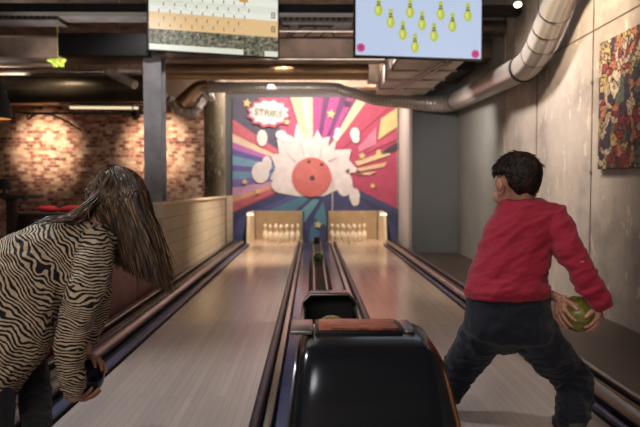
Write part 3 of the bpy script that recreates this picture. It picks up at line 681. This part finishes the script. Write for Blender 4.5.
# ---------------------------------------------------------------- lounge at left
t = thing('lounge_table', (-4.6, 8.2, FZ), 'dark wooden bar table behind the girl at the left edge', 'table')
a, b_ = at(-30, 196, 8.0), at(37, 196, 8.0)
boxo('tabletop', a.x, b_.x, 7.7, 8.2, a.z-.03, a.z+.02, M['darkwood'], t, .005)
for x in (a.x+.2, b_.x-.3): boxo('leg', x-.05, x+.05, 7.9, 8.0, FZ, a.z-.03, M['darkwood'], t)
t = thing('dark_sofa', (-3.4, 8.8, FZ), 'dark low sofa in the lounge behind the girl', 'sofa')
a, b_ = at(8, 212, 8.4), at(95, 212, 8.4)
boxo('backrest', a.x, b_.x, 8.4, 8.6, .2, .60, M['darkwood'], t, .03); boxo('seat', a.x, b_.x, 8.6, 9.3, .1, .42, M['darkwood'], t, .03); boxo('base', a.x+.05, b_.x-.05, 8.45, 9.25, FZ, .1, M['black'], t)
boxo('armrest', b_.x-.18, b_.x, 8.6, 9.3, .42, .58, M['darkwood'], t, .02)
for (px, w1, lab, ro) in ((48, .27, 'red cushion lying left on the dark sofa back', 3), (70, .27, 'red cushion lying right on the dark sofa back, slightly taller', -5)):
    p = at(px, 207, 8.5); bm = bmesh.new(); sphere(bm, Vector((p.x, p.y, .645)), w1/2, 24, (1.15, .5, .34), Matrix.Rotation(R(ro), 3, 'Y'))
    tag(mk('cushion', bm, M['redcush']), lab, 'cushion', 'red cushions on the dark sofa')
p = at(4, 188, 7.9); bm = bmesh.new()
a = at(4, 196, 7.9); lathe(bm, [(.07, a.z+.02), (.07, a.z+.03), (.015, a.z+.05), (.012, p.z-.02), (.12, p.z-.02), (.07, p.z+.11), (.02, p.z+.12)], (p.x, p.y, 0), 20)
tag(mk('table_lamp', bm, M['black']), 'small unlit black table lamp on the dark bar table', 'lamp')
# red seating along the rail
t = thing('red_bench', (-1.6, 4, FZ), 'red upholstered bench beside the left rail, painted paler as if lit at its far end', 'bench')
for i, (ya, yb, m) in enumerate(((1.6, 2.9, 'red'), (2.92, 4.22, 'red'), (4.24, 4.9, 'litleather'), (4.92, 5.6, 'litleather'))):
    bm = box(bmesh.new(), -1.50, -1.38, ya, yb, .02, .40, .02)
    o = mk('back_panel', bm, M[m], t)
    boxo('seat', -1.95, -1.50, ya, yb, .02, .22, M['red'], t, .03)
boxo('plinth', -1.93, -1.39, 1.62, 5.58, FZ, .02, M['black'], t)
bm = tube(bmesh.new(), [(-1.44, 1.6, .415), (-1.44, 5.6, .415)], .018, 10); mk('top_rail', bm, M['litleather'], t)
boxo('end_cap', -1.52, -1.37, 5.6, 5.64, FZ, .44, M['blackmetal'], t, .004)

# ---------------------------------------------------------------- ball return machine
t = thing('ball_return_machine', (.15, 1.6, 0), 'glossy black ball return machine with red-brown wood inlay in the foreground', 'ball return')
prof = [(1.82, .50), (1.80, .545), (1.72, .555), (1.64, .552), (1.58, .546), (1.53, .533), (1.475, .488), (1.42, .428), (1.37, .352), (1.33, .27), (1.30, .18), (1.285, .08), (1.28, .02)]
prof = [(p.x, p.y-.009) for p in bez([Vector((y, z, 0)) for y, z in prof], 4)]
def halfw(z): return .180+.045*min(1, max(0, (.55-z)/.35))
XC = .145; bm = bmesh.new(); rows = []
NS = 26
for y, z in prof:
    row = []
    for i in range(NS+1):
        u = -1+2*i/NS; hw = halfw(z)
        # rounded shoulders: superellipse drop towards the sides
        drop = (1-(1-abs(u)**7)**(1/3.0))*.05
        ny, nz = (0, -1)
        row.append(bm.verts.new((XC+u*hw*(1-.0), y+drop*.5, z-drop)))
    rows.append(row)
for a, b_ in zip(rows, rows[1:]):
    for i in range(NS): bm.faces.new((a[i], a[i+1], b_[i+1], b_[i]))
# side skirts and back
for i in (0, NS):
    s_ = [r[i] for r in rows]; low = [bm.verts.new((v.co.x, max(v.co.y, 1.28), FZ)) for v in s_]
    for k_ in range(len(s_)-1):
        try: bm.faces.new((s_[k_], s_[k_+1], low[k_+1], low[k_]))
        except Exception: pass
bl = [bm.verts.new((v.co.x, 1.83, FZ)) for v in rows[0]]
for i in range(NS): bm.faces.new((rows[0][i], rows[0][i+1], bl[i+1], bl[i]))
mk('shell', bm, M['blackgloss'], t, ang=60); M['blackgloss'].node_tree.nodes['Principled BSDF'].inputs['Specular IOR Level'].default_value = .85
for s_, m in ((1, 'copper'), (-1, 'chrome')):
    pts = [Vector((XC+s_*(halfw(z)+.003), y+.026, z-.047)) for y, z in prof[4:-4]]
    mk('side_trim', tube(bmesh.new(), pts, .0065 if s_ > 0 else .005, 8), M[m], t)
boxo('wood_inlay', .018, .232, 1.645, 1.77, .544, .556, M['inlay'], t, .003)
boxo('inlay_frame', .008, .242, 1.632, 1.78, .539, .551, M['blackmetal'], t, .003)
boxo('metal_plate', -.058, .002, 1.63, 1.77, .541, .554, M['chrome'], t, .004)
boxo('metal_plate', .246, .275, 1.64, 1.77, .541, .553, M['chrome'], t, .004)
boxo('ball_tray', -.03, .18, 1.83, 2.62, .35, .375, M['blackmetal'], t, .005)
boxo('tray_support', .02, .13, 1.9, 2.55, .03, .35, M['black'], t, .005)
for x in (-.035, .185): mk('tray_rail', tube(bmesh.new(), [(x, 1.84, .42), (x, 2.62, .42)], .012, 10), M['chrome'], t)
# ball exit hood
t = thing('ball_hood', (.075, 2.75, 0), 'black arched ball exit hood behind the ball return machine', 'ball return hood')
bm = bmesh.new(); sec = []
for y, k_ in ((2.62, 1.0), (2.68, 1.0), (2.8, .97), (2.95, .85), (3.1, .6)):
    hw, hh = .102*k_+.010, .478*(.35+.65*k_)
    outer = [(-hw-.025, .04), (-hw-.012, hh*.6), (-hw, hh-.03), (-hw+.03, hh), (hw-.03, hh), (hw, hh-.03), (hw+.012, hh*.6), (hw+.025, .04)]
    sec.append([(.075+x_, y, z_) for x_, z_ in outer])
vs = [[bm.verts.new(p) for p in r_] for r_ in sec]
for a, b_ in zip(vs, vs[1:]):
    for i in range(7): bm.faces.new((a[i], a[i+1], b_[i+1], b_[i]))
bm.faces.new(vs[-1])
o = mk('hood_shell', bm, M['blackgloss'], t, ang=50); so = o.modifiers.new('s', 'SOLIDIFY'); so.thickness = .01; so.offset = -1
mk('mouth_rim', tube(bmesh.new(), [Vector(p)+Vector((0, -.003, 0)) for p in sec[0]], .006, 8), M['chrome'], t)
boxo('curtain', -.03, .18, 2.78, 2.79, .05, .44, M['rubber'], t)
mk('bowling_ball', sphere(bmesh.new(), Vector((.066, 2.08, .375+.0625)), .0625), M['yball'])
tag(bpy.data.objects['bowling_ball.001'], 'yellow-green ball peeking out behind the ball return machine', 'ball')

# ---------------------------------------------------------------- people
def dfold(v, ang, amp, seed, k=22):
    c_, s_ = math.cos(R(ang)), math.sin(R(ang)); return fold(Vector((v.x*c_+v.z*s_, v.y, -v.x*s_+v.z*c_)), k*.28, k*.3, k, amp, seed)
def fold(v, sx_, sy_, sz_, amp, seed=0):
    p = Vector((v.x*sx_+seed, v.y*sy_, v.z*sz_)); n_ = noise.noise(p)+.5*noise.noise(p*2.1)
    return amp*(1-2*abs(n_))-amp*.4
def garment_rings(bm, rr, n=28, pw=2.3):     # (pxL,pyL,pxR,pyR,Yl,Yr,depth)
    rings = []
    for (xl, yl, xr, yr, Yl, Yr, dp) in rr:
        a, b = at(xl, yl, Yl), at(xr, yr, Yr); c = (a+b)/2; ux = (b-a)/2
        uy = Vector((0, 0, 1)).cross(ux).normalized()*dp
        if abs(ux.normalized().z) > .6: uy = Vector((0, 1, 0)).cross(ux.normalized()); uy = ux.normalized().cross(uy).normalized()*dp
        ring = []
        for k in range(n):
            th = 2*math.pi*k/n; cc, ss = math.cos(th), math.sin(th)
            ring.append(c+ux*math.copysign(abs(cc)**(2/pw), cc)+uy*math.copysign(abs(ss)**(2/pw), ss))
        rings.append(ring)
    ring_loft(bm, rings)
def hand_on_ball(bm, bc, Rb, p, f, side, wrist, sc=1.0, thumb_ang=-60, rw=.022):
    """p: ball->palm direction; f: finger direction (tangent); side: +1/-1 thumb side; closes on the ball"""
    p = p.normalized(); f = (f-p*f.dot(p)).normalized(); l = p.cross(f).normalized()*side
    fr = .0078*sc; R1 = Rb+fr*1.0
    def S(u, v, h=0):      # u along the fingers (m), v lateral to the thumb
        d = p*math.cos(u/Rb)+f*math.sin(u/Rb); d = (d*math.cos(v/Rb)+l*math.sin(v/Rb)); return bc+d.normalized()*(R1+h)
    palm = []
    for v in (-.026, -.010, .008, .024):
        chain(bm, [(S(-.034*sc, v*.75*sc, .006), .013*sc), (S(.014*sc, v*sc, .004), .011*sc)])
    chain(bm, [(S(-.034*sc, -.02*sc, .006), .013*sc), (S(-.034*sc, .018*sc, .006), .014*sc)])
    chain(bm, [(S(.0*sc, -.024*sc, .005), .011*sc), (S(0, .022*sc, .005), .012*sc)])
    chain(bm, [(wrist, rw*sc), (S(-.036*sc, 0, .010), .018*sc)])
    for v, ln, sp in ((-.029, .046, -.010), (-.010, .060, -.003), (.009, .064, .004), (.028, .056, .012)):
        j = [0, .42, .74, 1.0]; rr = [1.08, 1.0, .92, .8]
        chain(bm, [(S((.014+ln*a)*sc, (v+sp*a)*sc, .003*(1-a)), fr*r_) for a, r_ in zip(j, rr)])
    chain(bm, [(S(-.026*sc, .022*sc, .006), .012*sc), (S(-.010*sc, .046*sc, .003), .0105*sc), (S(.010*sc, .060*sc, 0), .0092*sc), (S(.026*sc, .066*sc, 0), .0078*sc)])
def head_blobs(bm, c, F, U, s=1.0):
    Rt = F.cross(U).normalized(); U = Rt.cross(F).normalized()
    rot = Matrix((Rt, F, U)).transposed()
    P = lambda x, y, z: c+(Rt*x+F*y+U*z)*s
    E = lambda x, y, z, rx, ry, rz: sphere(bm, P(x, y, z), s, 24, (rx, ry, rz), rot)
    E(0, -.012, .022, .069, .086, .078); E(0, .022, -.030, .056, .060, .066); E(0, .040, -.070, .034, .034, .028)
    E(0, .050, .012, .048, .034, .034)                                   # brow
    chain(bm, [(P(0, .078, -.004), .007*s), (P(0, .097, -.032), .0105*s)]); E(0, .090, -.036, .016, .010, .008)
    E(0, .078, -.060, .020, .010, .0045); E(0, .076, -.069, .017, .010, .005)
    for sx_ in (-1, 1):
        E(sx_*.034, .060, -.034, .024, .022, .030)
        E(sx_*.074, -.004, -.018, .009, .019, .030); E(sx_*.084, -.013, -.010, .007, .018, .024); E(sx_*.078, -.002, -.040, .007, .010, .011)
    return P, rot
def eyes(P, s, t):
    for sx_ in (-.027, .027):
        b = bmesh.new(); sphere(b, P(sx_, .066, -.010), .0110*s, 16); mk('eye', b, plain('eye_white', (225, 220, 215), .2, var=.02), t)
        b = bmesh.new(); sphere(b, P(sx_, .074, -.010), .0045*s, 12); mk('pupil', b, M['rubber'], t)

# ---- boy
t = thing('person', (.85, 2.35, 0), 'boy in red long-sleeve shirt and navy trousers swinging a ball on the right lane', 'person')
BR = .0665; bball = at(578, 313.5, 2.27)
HS = 1.06; hc = at(515.5, 184, 2.44); Fh = Vector((-.35, .90, -.24)).normalized(); Uh = Vector((-.03, .22, 1)).normalized()
RS, RE, RW = at(551, 219, 2.36), at(580, 264, 2.22), at(602, 301, 2.20)
LS, LE, LW = at(500, 229, 2.49), at(512, 284, 2.60), at(546, 293, 2.42)
HL, KL, AL = at(489, 326, 2.36), at(457, 369, 2.50), at(431, 404, 2.52)
HR, KR, AR = at(528, 326, 2.34), at(574, 377, 2.48), at(572, 415, 2.30)
AL.z = .085; AR.z = .085
bm = bmesh.new()
P_, rot_ = head_blobs(bm, hc, Fh, Uh, HS)
neck = at(522, 205, 2.42)
chain(bm, [(P_(0, -.018, -.04), .047), (neck, .044), (at(520, 222, 2.42), .06)])
chain(bm, [(at(519, 235, 2.43), .08), (at(512, 262, 2.41), .082), (at(508, 292, 2.37), .085), (at(508, 318, 2.35), .085)])
chain(bm, [(at(520, 222, 2.42), .06), (RS, .032), (RE, .030), (RW, .024)]); chain(bm, [(at(520, 222, 2.42), .06), (LS, .028), (LE, .030), (LW, .023)])
chain(bm, [(at(508, 318, 2.35), .08), (HL, .07), (KL, .048), (AL, .032)]); chain(bm, [(at(508, 318, 2.35), .08), (HR, .07), (KR, .048), (AR, .032)])
for A in (AL, AR): chain(bm, [(A, .03), (Vector((A.x, A.y-.0, .05)), .03), (Vector((A.x+.01, A.y+.11, .035)), .022)])
hand_on_ball(bm, bball, BR, Vector((.80, -.60, .05)), Vector((-.2, -.2, -1)), -1, RW, .92, rw=.024)
hand_on_ball(bm, bball, BR, Vector((-.88, -.10, .25)), Vector((.25, -.45, -.9)), 1, LW, .92, rw=.024)
voxel('body', bm, M['skin'], .0032, 4, t)
eyes(P_, HS, t)
# shirt
bm = bmesh.new()
garment_rings(bm, [(466, 296, 547.5, 295, 2.36, 2.34, .118), (465.5, 288, 548.5, 287, 2.36, 2.34, .125), (469.5, 275, 548, 275, 2.38, 2.35, .118), (475, 257, 550, 257, 2.40, 2.36, .113), (480.5, 240, 553, 240, 2.42, 2.37, .112), (486, 226, 557, 225, 2.44, 2.37, .108), (492, 214, 560, 213, 2.45, 2.38, .10), (496, 207, 559, 206.5, 2.45, 2.39, .09), (500, 202, 551, 202, 2.44, 2.41, .075), (506, 199, 542, 199, 2.43, 2.41, .055)], pw=2.4)
chain(bm, [(at(553, 214.5, 2.38), .053), (at(560, 229, 2.32), .054), (at(567, 248, 2.27), .052), (at(579, 266, 2.24), .049), (at(590, 287, 2.21), .045), (at(599.5, 300, 2.20), .040)])
chain(bm, [(at(500, 229, 2.49), .05), (at(500, 255, 2.56), .052), (LE, .048), (at(535, 291, 2.47), .036)])
def bd(v):
    d = dfold(v, 38, .008, 0, 15)+dfold(v, 20, .003, 5, 34)
    low = max(0, min(1, (.66-v.z)/.15)); return d+low*dfold(v, -6, .006, 9, 34)
voxel('shirt', bm, M['redknit'], .0055, 3, t, bd)
sh = t.children[-1]
bm = bmesh.new()
def ringband(ctr, ax_, r, w_, th=.003): return tube(bmesh.new(), [ctr-ax_*w_/2, ctr+ax_*w_/2], r, 22)
ax_ = (at(601, 306, 2.235)-at(590, 288, 2.235)).normalized(); mk('cuff', tube(bmesh.new(), [at(600, 299, 2.20), at(604, 307, 2.20)], [.0395, .034], 22), M['redrib'], sh)
bm = bmesh.new(); garment_rings(bm, [(507, 198.5, 541.5, 198.5, 2.43, 2.41, .062), (509, 195, 540, 195.5, 2.43, 2.41, .056)], pw=2.0); bm.free()
bm = bmesh.new(); garment_rings(bm, [(465.2, 296.5, 548, 295.5, 2.36, 2.34, .121), (465, 290, 549, 289, 2.36, 2.34, .127)], pw=2.4); mk('hem_band', bm, M['redrib'], sh)
# trousers
bm = bmesh.new()
garment_rings(bm, [(467, 291, 547.5, 290, 2.36, 2.34, .110), (466, 309, 549, 307, 2.36, 2.34, .125), (463, 328, 553, 326, 2.36, 2.34, .13), (466, 337, 554, 337, 2.36, 2.34, .12), (482, 344, 538, 344, 2.37, 2.35, .08)], pw=2.3)
sphere(bm, at(505, 334, 2.35), .076, 20); chain(bm, [(at(489, 326, 2.36), .094), (at(473, 349, 2.44), .080), (at(459, 369, 2.50), .070), (at(449, 388, 2.50), .062), (at(440, 402, 2.51), .056)])
chain(bm, [(at(529, 326, 2.34), .094), (at(545, 347, 2.38), .088), (at(560, 366, 2.44), .078), (at(573, 379, 2.46), .074), (at(574, 394, 2.38), .068), (at(573, 408, 2.32), .066), (at(572, 417, 2.30), .058)])
def td(v):
    low = max(0, min(1, (.36-v.z)/.15)); return fold(v, 9, 9, 12, .007, 3)+low*fold(v, 8, 8, 30, .009, 4)
voxel('trousers', bm, M['denim'], .006, 3, t, td)
tr = t.children[-1]
mk('seam', tube(bmesh.new(), bez([at(505, 305, 2.232), at(507, 318, 2.222), at(505, 332, 2.23), at(503, 342, 2.26)], 4), .0022, 6), M['blackleg'], tr)
for A, sx_ in ((AL, -1), (AR, 1)):
    bm = bmesh.new(); chain(bm, [(Vector((A.x, A.y-.02, .055)), .042), (Vector((A.x+.012*sx_, A.y+.05, .048)), .040), (Vector((A.x+.02*sx_, A.y+.13, .038)), .034)]); chain(bm, [(Vector((A.x, A.y, .05)), .04), (Vector((A.x, A.y, .10)), .042)])
    for v in bm.verts: v.co.z = max(v.co.z, .014)
    o = voxel('shoe', bm, M['shoe'], .006, 3, t)
    bm = bmesh.new(); tube(bm, [Vector((A.x+.01*sx_, A.y+.05, .001)), Vector((A.x+.01*sx_, A.y+.05, .018))], .05, 22)
    for v in bm.verts: v.co.y = (v.co.y-A.y-.05)*2.3+A.y+.05
    mk('sole', bm, M['sole'], o)
# boy hair: cap plus short tufts
def on_head(P, d, k=1.0):     # ellipsoid scalp surface
    return P(d.x*.071*k, -.012+d.y*.089*k, .024+d.z*.082*k)
bm = bmesh.new()
def scalp_ok(d, lim=-.35): return (d.z > .45 and d.y < .75) or (d.z > .18 and d.y < .45) or (d.y < -.35 and d.z > -.86) or (d.y < -.1 and d.z > (-.2 if abs(d.x) < .75 else .12)) or (d.y < .05 and d.z > .1)
pts_ = []
i = 0
for i in range(2600):
    z = 1-2*(i+.5)/2600; r_ = math.sqrt(1-z*z); th = i*2.399963; d = Vector((r_*math.cos(th), r_*math.sin(th), z))
    if scalp_ok(d): pts_.append(d)
for d in pts_[::3]: sphere(bm, on_head(P_, d, 1.0 if d.z < -.1 else 1.03), .0125, 8)
hair = voxel('hair', bm, M['bhair'], .004, 3, t, lambda v: fold(v, 60, 60, 60, .002))
bm = bmesh.new(); random.seed(5)
crown = Vector((0, -.35, 1)).normalized()
for d in pts_*2:
    dd = (d+Vector((random.gauss(0, .03), random.gauss(0, .03), random.gauss(0, .03)))).normalized()
    KK = 1.03 if dd.z < -.1 else 1.09; a = on_head(P_, dd, KK); tang = (dd-crown*dd.dot(crown)); tang = (tang-dd*tang.dot(dd))
    tang = tang.normalized() if tang.length > .05 else Vector((random.random()-.5, random.random()-.5, 0))
    n_ = (on_head(P_, dd, 1.2)-a).normalized(); tw = (on_head(P_, (dd+tang*.3).normalized(), KK)-a).normalized()
    L = random.uniform(.014, .028)*(1.0 if dd.z > 0 else .45); jk = .24 if dd.z > .35 else .09; jr = Vector((random.gauss(0, jk), random.gauss(0, jk), random.gauss(0, jk)))
    kn = .4 if dd.z > .35 else .08; L *= 1 if dd.z > .3 else .6; mid = a+(n_*kn+tw*.8+jr*.5)*L*.55; end = mid+(tw+jr*.7-n_*(.1 if dd.z < .35 else -.1))*L*.6
    tube(bm, [a-n_*.003, mid, end], [.0026, .002, .0005], 3)
mk('tufts', bm, M['bhair'], hair)
mk('bowling_ball', sphere(bmesh.new(), bball, BR), M['yball']); tag(bpy.data.objects['bowling_ball.002'], "yellow-green ball held in the boy's hands", 'ball')

# ---- girl
t = thing('person', (-.95, 2.1, 0), 'long-haired girl in zebra print shirt bending over with a dark ball at the left', 'person')
GR = .0665; gball = at(85.5, 377, 2.24)
ghc = at(117, 200, 2.36); Fg = Vector((.50, .42, -.76)).normalized(); Ug = Vector((.55, .25, .62)).normalized()
GS, GE, GW = at(95, 252, 2.16), at(76, 325, 2.10), at(74, 396, 2.14)
FS, FE, FW = at(98, 250, 2.42), at(98, 310, 2.44), at(84, 350, 2.32)
bm = bmesh.new(); Pg, rg = head_blobs(bm, ghc, Fg, Ug, .98)
nk = at(98, 232, 2.32); chain(bm, [(Pg(0, -.02, -.05), .046), (nk, .046)])
HIP = at(-8, 318, 2.12)
chain(bm, [(nk, .06), (at(70, 255, 2.28), .09), (at(30, 285, 2.2), .09), (HIP, .10)])
chain(bm, [(nk, .045), (GS, .028), (GE, .029), (GW, .022)]); chain(bm, [(nk, .045), (FS, .03), (FE, .029), (FW, .022)])
GA = at(38, 440, 2.02); GA.z = .08; GB = at(-4, 440, 1.86); GB.z = .08; GKA = at(35, 390, 2.22); GKB = at(-4, 395, 2.02)
chain(bm, [(HIP, .10), (at(12, 335, 2.2), .05), (GKA, .036), (GA, .028)]); chain(bm, [(HIP, .10), (at(-18, 335, 2.05), .05), (GKB, .036), (GB, .028)])
for A in (GA, GB): chain(bm, [(A, .03), (Vector((A.x, A.y, .045)), .028), (Vector((A.x+.07, A.y+.07, .035)), .022)])
hand_on_ball(bm, gball, GR, Vector((-.22, -.42, -1)), Vector((1, -.12, -.12)), 1, GW, .95, rw=.023)
hand_on_ball(bm, gball, GR, Vector((.25, .35, .95)), Vector((.85, -.35, -.4)), 1, FW, .92, rw=.023)
voxel('body', bm, M['skin'], .0032, 4, t); eyes(Pg, .98, t)
# shirt body: rings across the bent back
bm = bmesh.new()
def xring(xt, yt, xb, yb, Y, dp, n=28, pw=2.4):     # top (back) point to bottom (belly) point
    a, b = at(xt, yt, Y), at(xb, yb, Y-.03); c = (a+b)/2; ux = (a-b)/2; uy = Vector((-.25, 1, 0)).normalized()*dp
    return [c+ux*math.copysign(abs(math.cos(2*math.pi*k/n))**(2/pw), math.cos(2*math.pi*k/n))+uy*math.copysign(abs(math.sin(2*math.pi*k/n))**(2/pw), math.sin(2*math.pi*k/n)) for k in range(n)]
ring_loft(bm, [xring(110, 224, 112, 246, 2.32, .06), xring(95, 221, 104, 264, 2.31, .10), xring(78, 220.5, 84, 292, 2.29, .135), xring(60, 221, 66, 306, 2.27, .145), xring(40, 224, 61, 318, 2.24, .15), xring(20, 229.5, 56, 338, 2.21, .155), xring(0, 240, 45, 357, 2.18, .165), xring(-22, 256, 30, 374, 2.15, .17), xring(-45, 280, 15, 396, 2.12, .17), xring(-58, 309, -2, 402, 2.10, .165)])
chain(bm, [(at(99, 241, 2.25), .062), (at(98, 238, 2.38), .06)])
def gd(v): return fold(v, 10, 8, 16, .006, 2)+fold(v, 24, 12, 20, .003, 8)
shirt = voxel('shirt', bm, M['zebra'], .007, 4, t, gd)
def gs(v): return fold(v, 12, 12, 34, .0045, 6)
bm = bmesh.new(); chain(bm, [(at(95, 244, 2.22), .064), (at(94, 258, 2.18), .068), (at(89, 285, 2.13), .070), (at(78, 312, 2.10), .060), (at(70, 345, 2.09), .053), (at(71, 370, 2.11), .047), (at(73, 385, 2.13), .043)])
voxel('sleeve', bm, M['zebrasleeve'], .006, 3, shirt, gs)
bm = bmesh.new(); chain(bm, [(at(92, 250, 2.38), .055), (FS, .058), (FE, .046), (at(88, 340, 2.36), .038)])
voxel('sleeve', bm, M['zebrasleeve'], .006, 3, shirt, gs)
bm = bmesh.new(); chain(bm, [(at(12, 330, 2.21), .085), (at(26, 358, 2.215), .068), (GKA, .058), (GKA.lerp(GA, .5), .052), (GA+Vector((0, 0, .04)), .042)])
chain(bm, [(at(-18, 325, 2.08), .09), (at(-14, 355, 2.05), .072), (GKB, .060), (GKB.lerp(GB, .5), .052), (GB+Vector((0, 0, .04)), .042)])
chain(bm, [(at(10, 325, 2.24), .085), (at(-18, 325, 2.08), .09)])
voxel('leggings', bm, M['blackleg'], .007, 3, t, lambda v: fold(v, 14, 14, 22, .003, 3))
for A in (GA, GB):
    bm = bmesh.new(); chain(bm, [(Vector((A.x-.01, A.y-.01, .05)), .04), (Vector((A.x+.04, A.y+.04, .045)), .038), (Vector((A.x+.09, A.y+.085, .036)), .032)])
    for v in bm.verts: v.co.z = max(v.co.z, .004)
    voxel('shoe', bm, M['shoe'], .007, 3, t)
# girl hair
bm = bmesh.new(); random.seed(11); gp = []
for i in range(1500):
    z = 1-2*(i+.5)/1500; r_ = math.sqrt(1-z*z); th = i*2.399963; d = Vector((r_*math.cos(th), r_*math.sin(th), z))
    if d.z > .35 or (d.y < .35 and d.z > -.35) or d.y < -.3: gp.append(d)
for d in gp[::2]: sphere(bm, on_head(Pg, d, 1.05), .013, 8)
ghair = voxel('hair', bm, M['ghair'], .005, 4, t)
bm = bmesh.new(); cam0 = Vector((0, 0, HC))
def lock(pts, r0, n=4, mi=0):
    pp = bez(pts, 5); m = len(pp); tube(bm, pp, [r0*(.6+.8*math.sin(math.pi*min(1, (k+.5)/m*1.0))**.5)*(1-.75*(k/m)**2) for k in range(m)], n, True, mi)
for j in range(1250):
    d = random.choice(gp); a = on_head(Pg, d, 1.22)
    sp = Pg(0, 0, 0)
    # where the root lies in photo terms, left(-1) .. right(+1)
    s_ = max(-1, min(1, (a-ghc).dot(Vector((.97, .1, 0)))/.085)); dy = max(-1, min(1, (a-ghc).y/.08))
    s2 = s_+random.gauss(0, .12); u = (s2+1)/2
    xm = 93+u*50; ym = 206+random.uniform(-12, 14); Ym = 2.36+dy*.09
    xe = 111+u*56+random.gauss(0, 3); ye = 262+u*29-abs(random.gauss(0, 13))+3; Ye = 2.34+dy*.05
    # keep mid point just outside the skull
    m1 = at(xm, ym, Ym); v_ = m1-ghc
    if v_.length < .108: m1 = ghc+v_.normalized()*.108
    m0 = a.lerp(m1, .5); v_ = m0-ghc; 
    if v_.length < .110: m0 = ghc+v_.normalized()*.110
    m2 = at(xm*.48+xe*.52, 238+random.uniform(-5, 5), (Ym+Ye)/2)
    lock([a, m0, m1, m2, at(xe, ye, Ye)], random.uniform(.0016, .0034), 4, random.choice((0, 1, 1, 1, 3, 3, 3, 2)))
for j in range(240):      # strands running back over the shoulders
    x = random.uniform(80, 100); y0 = 190+(100-x)*.9+random.uniform(-3, 8); L = random.uniform(15, 52)
    Yb = random.uniform(2.2, 2.34)
    lock([at(x+12, y0-14, 2.27), at(x+2, y0, 2.25), at(x-9, y0+11+random.uniform(-2, 2), Yb), at(x-L*.6, 218+random.uniform(-3, 2), Yb-.02), at(x-L, 221+random.uniform(-2, 3)+L*.02, Yb-.04)], random.uniform(.0012, .0022), 4, random.choice((0, 1, 3)))
mk('strands', bm, [M['ghair'], M['ghair2'], M['ghair3'], M['ghair4']], ghair)
mk('bowling_ball', sphere(bmesh.new(), gball, GR), M['navyball']); tag(bpy.data.objects['bowling_ball.003'], "dark navy ball held low in the girl's hands", 'ball')
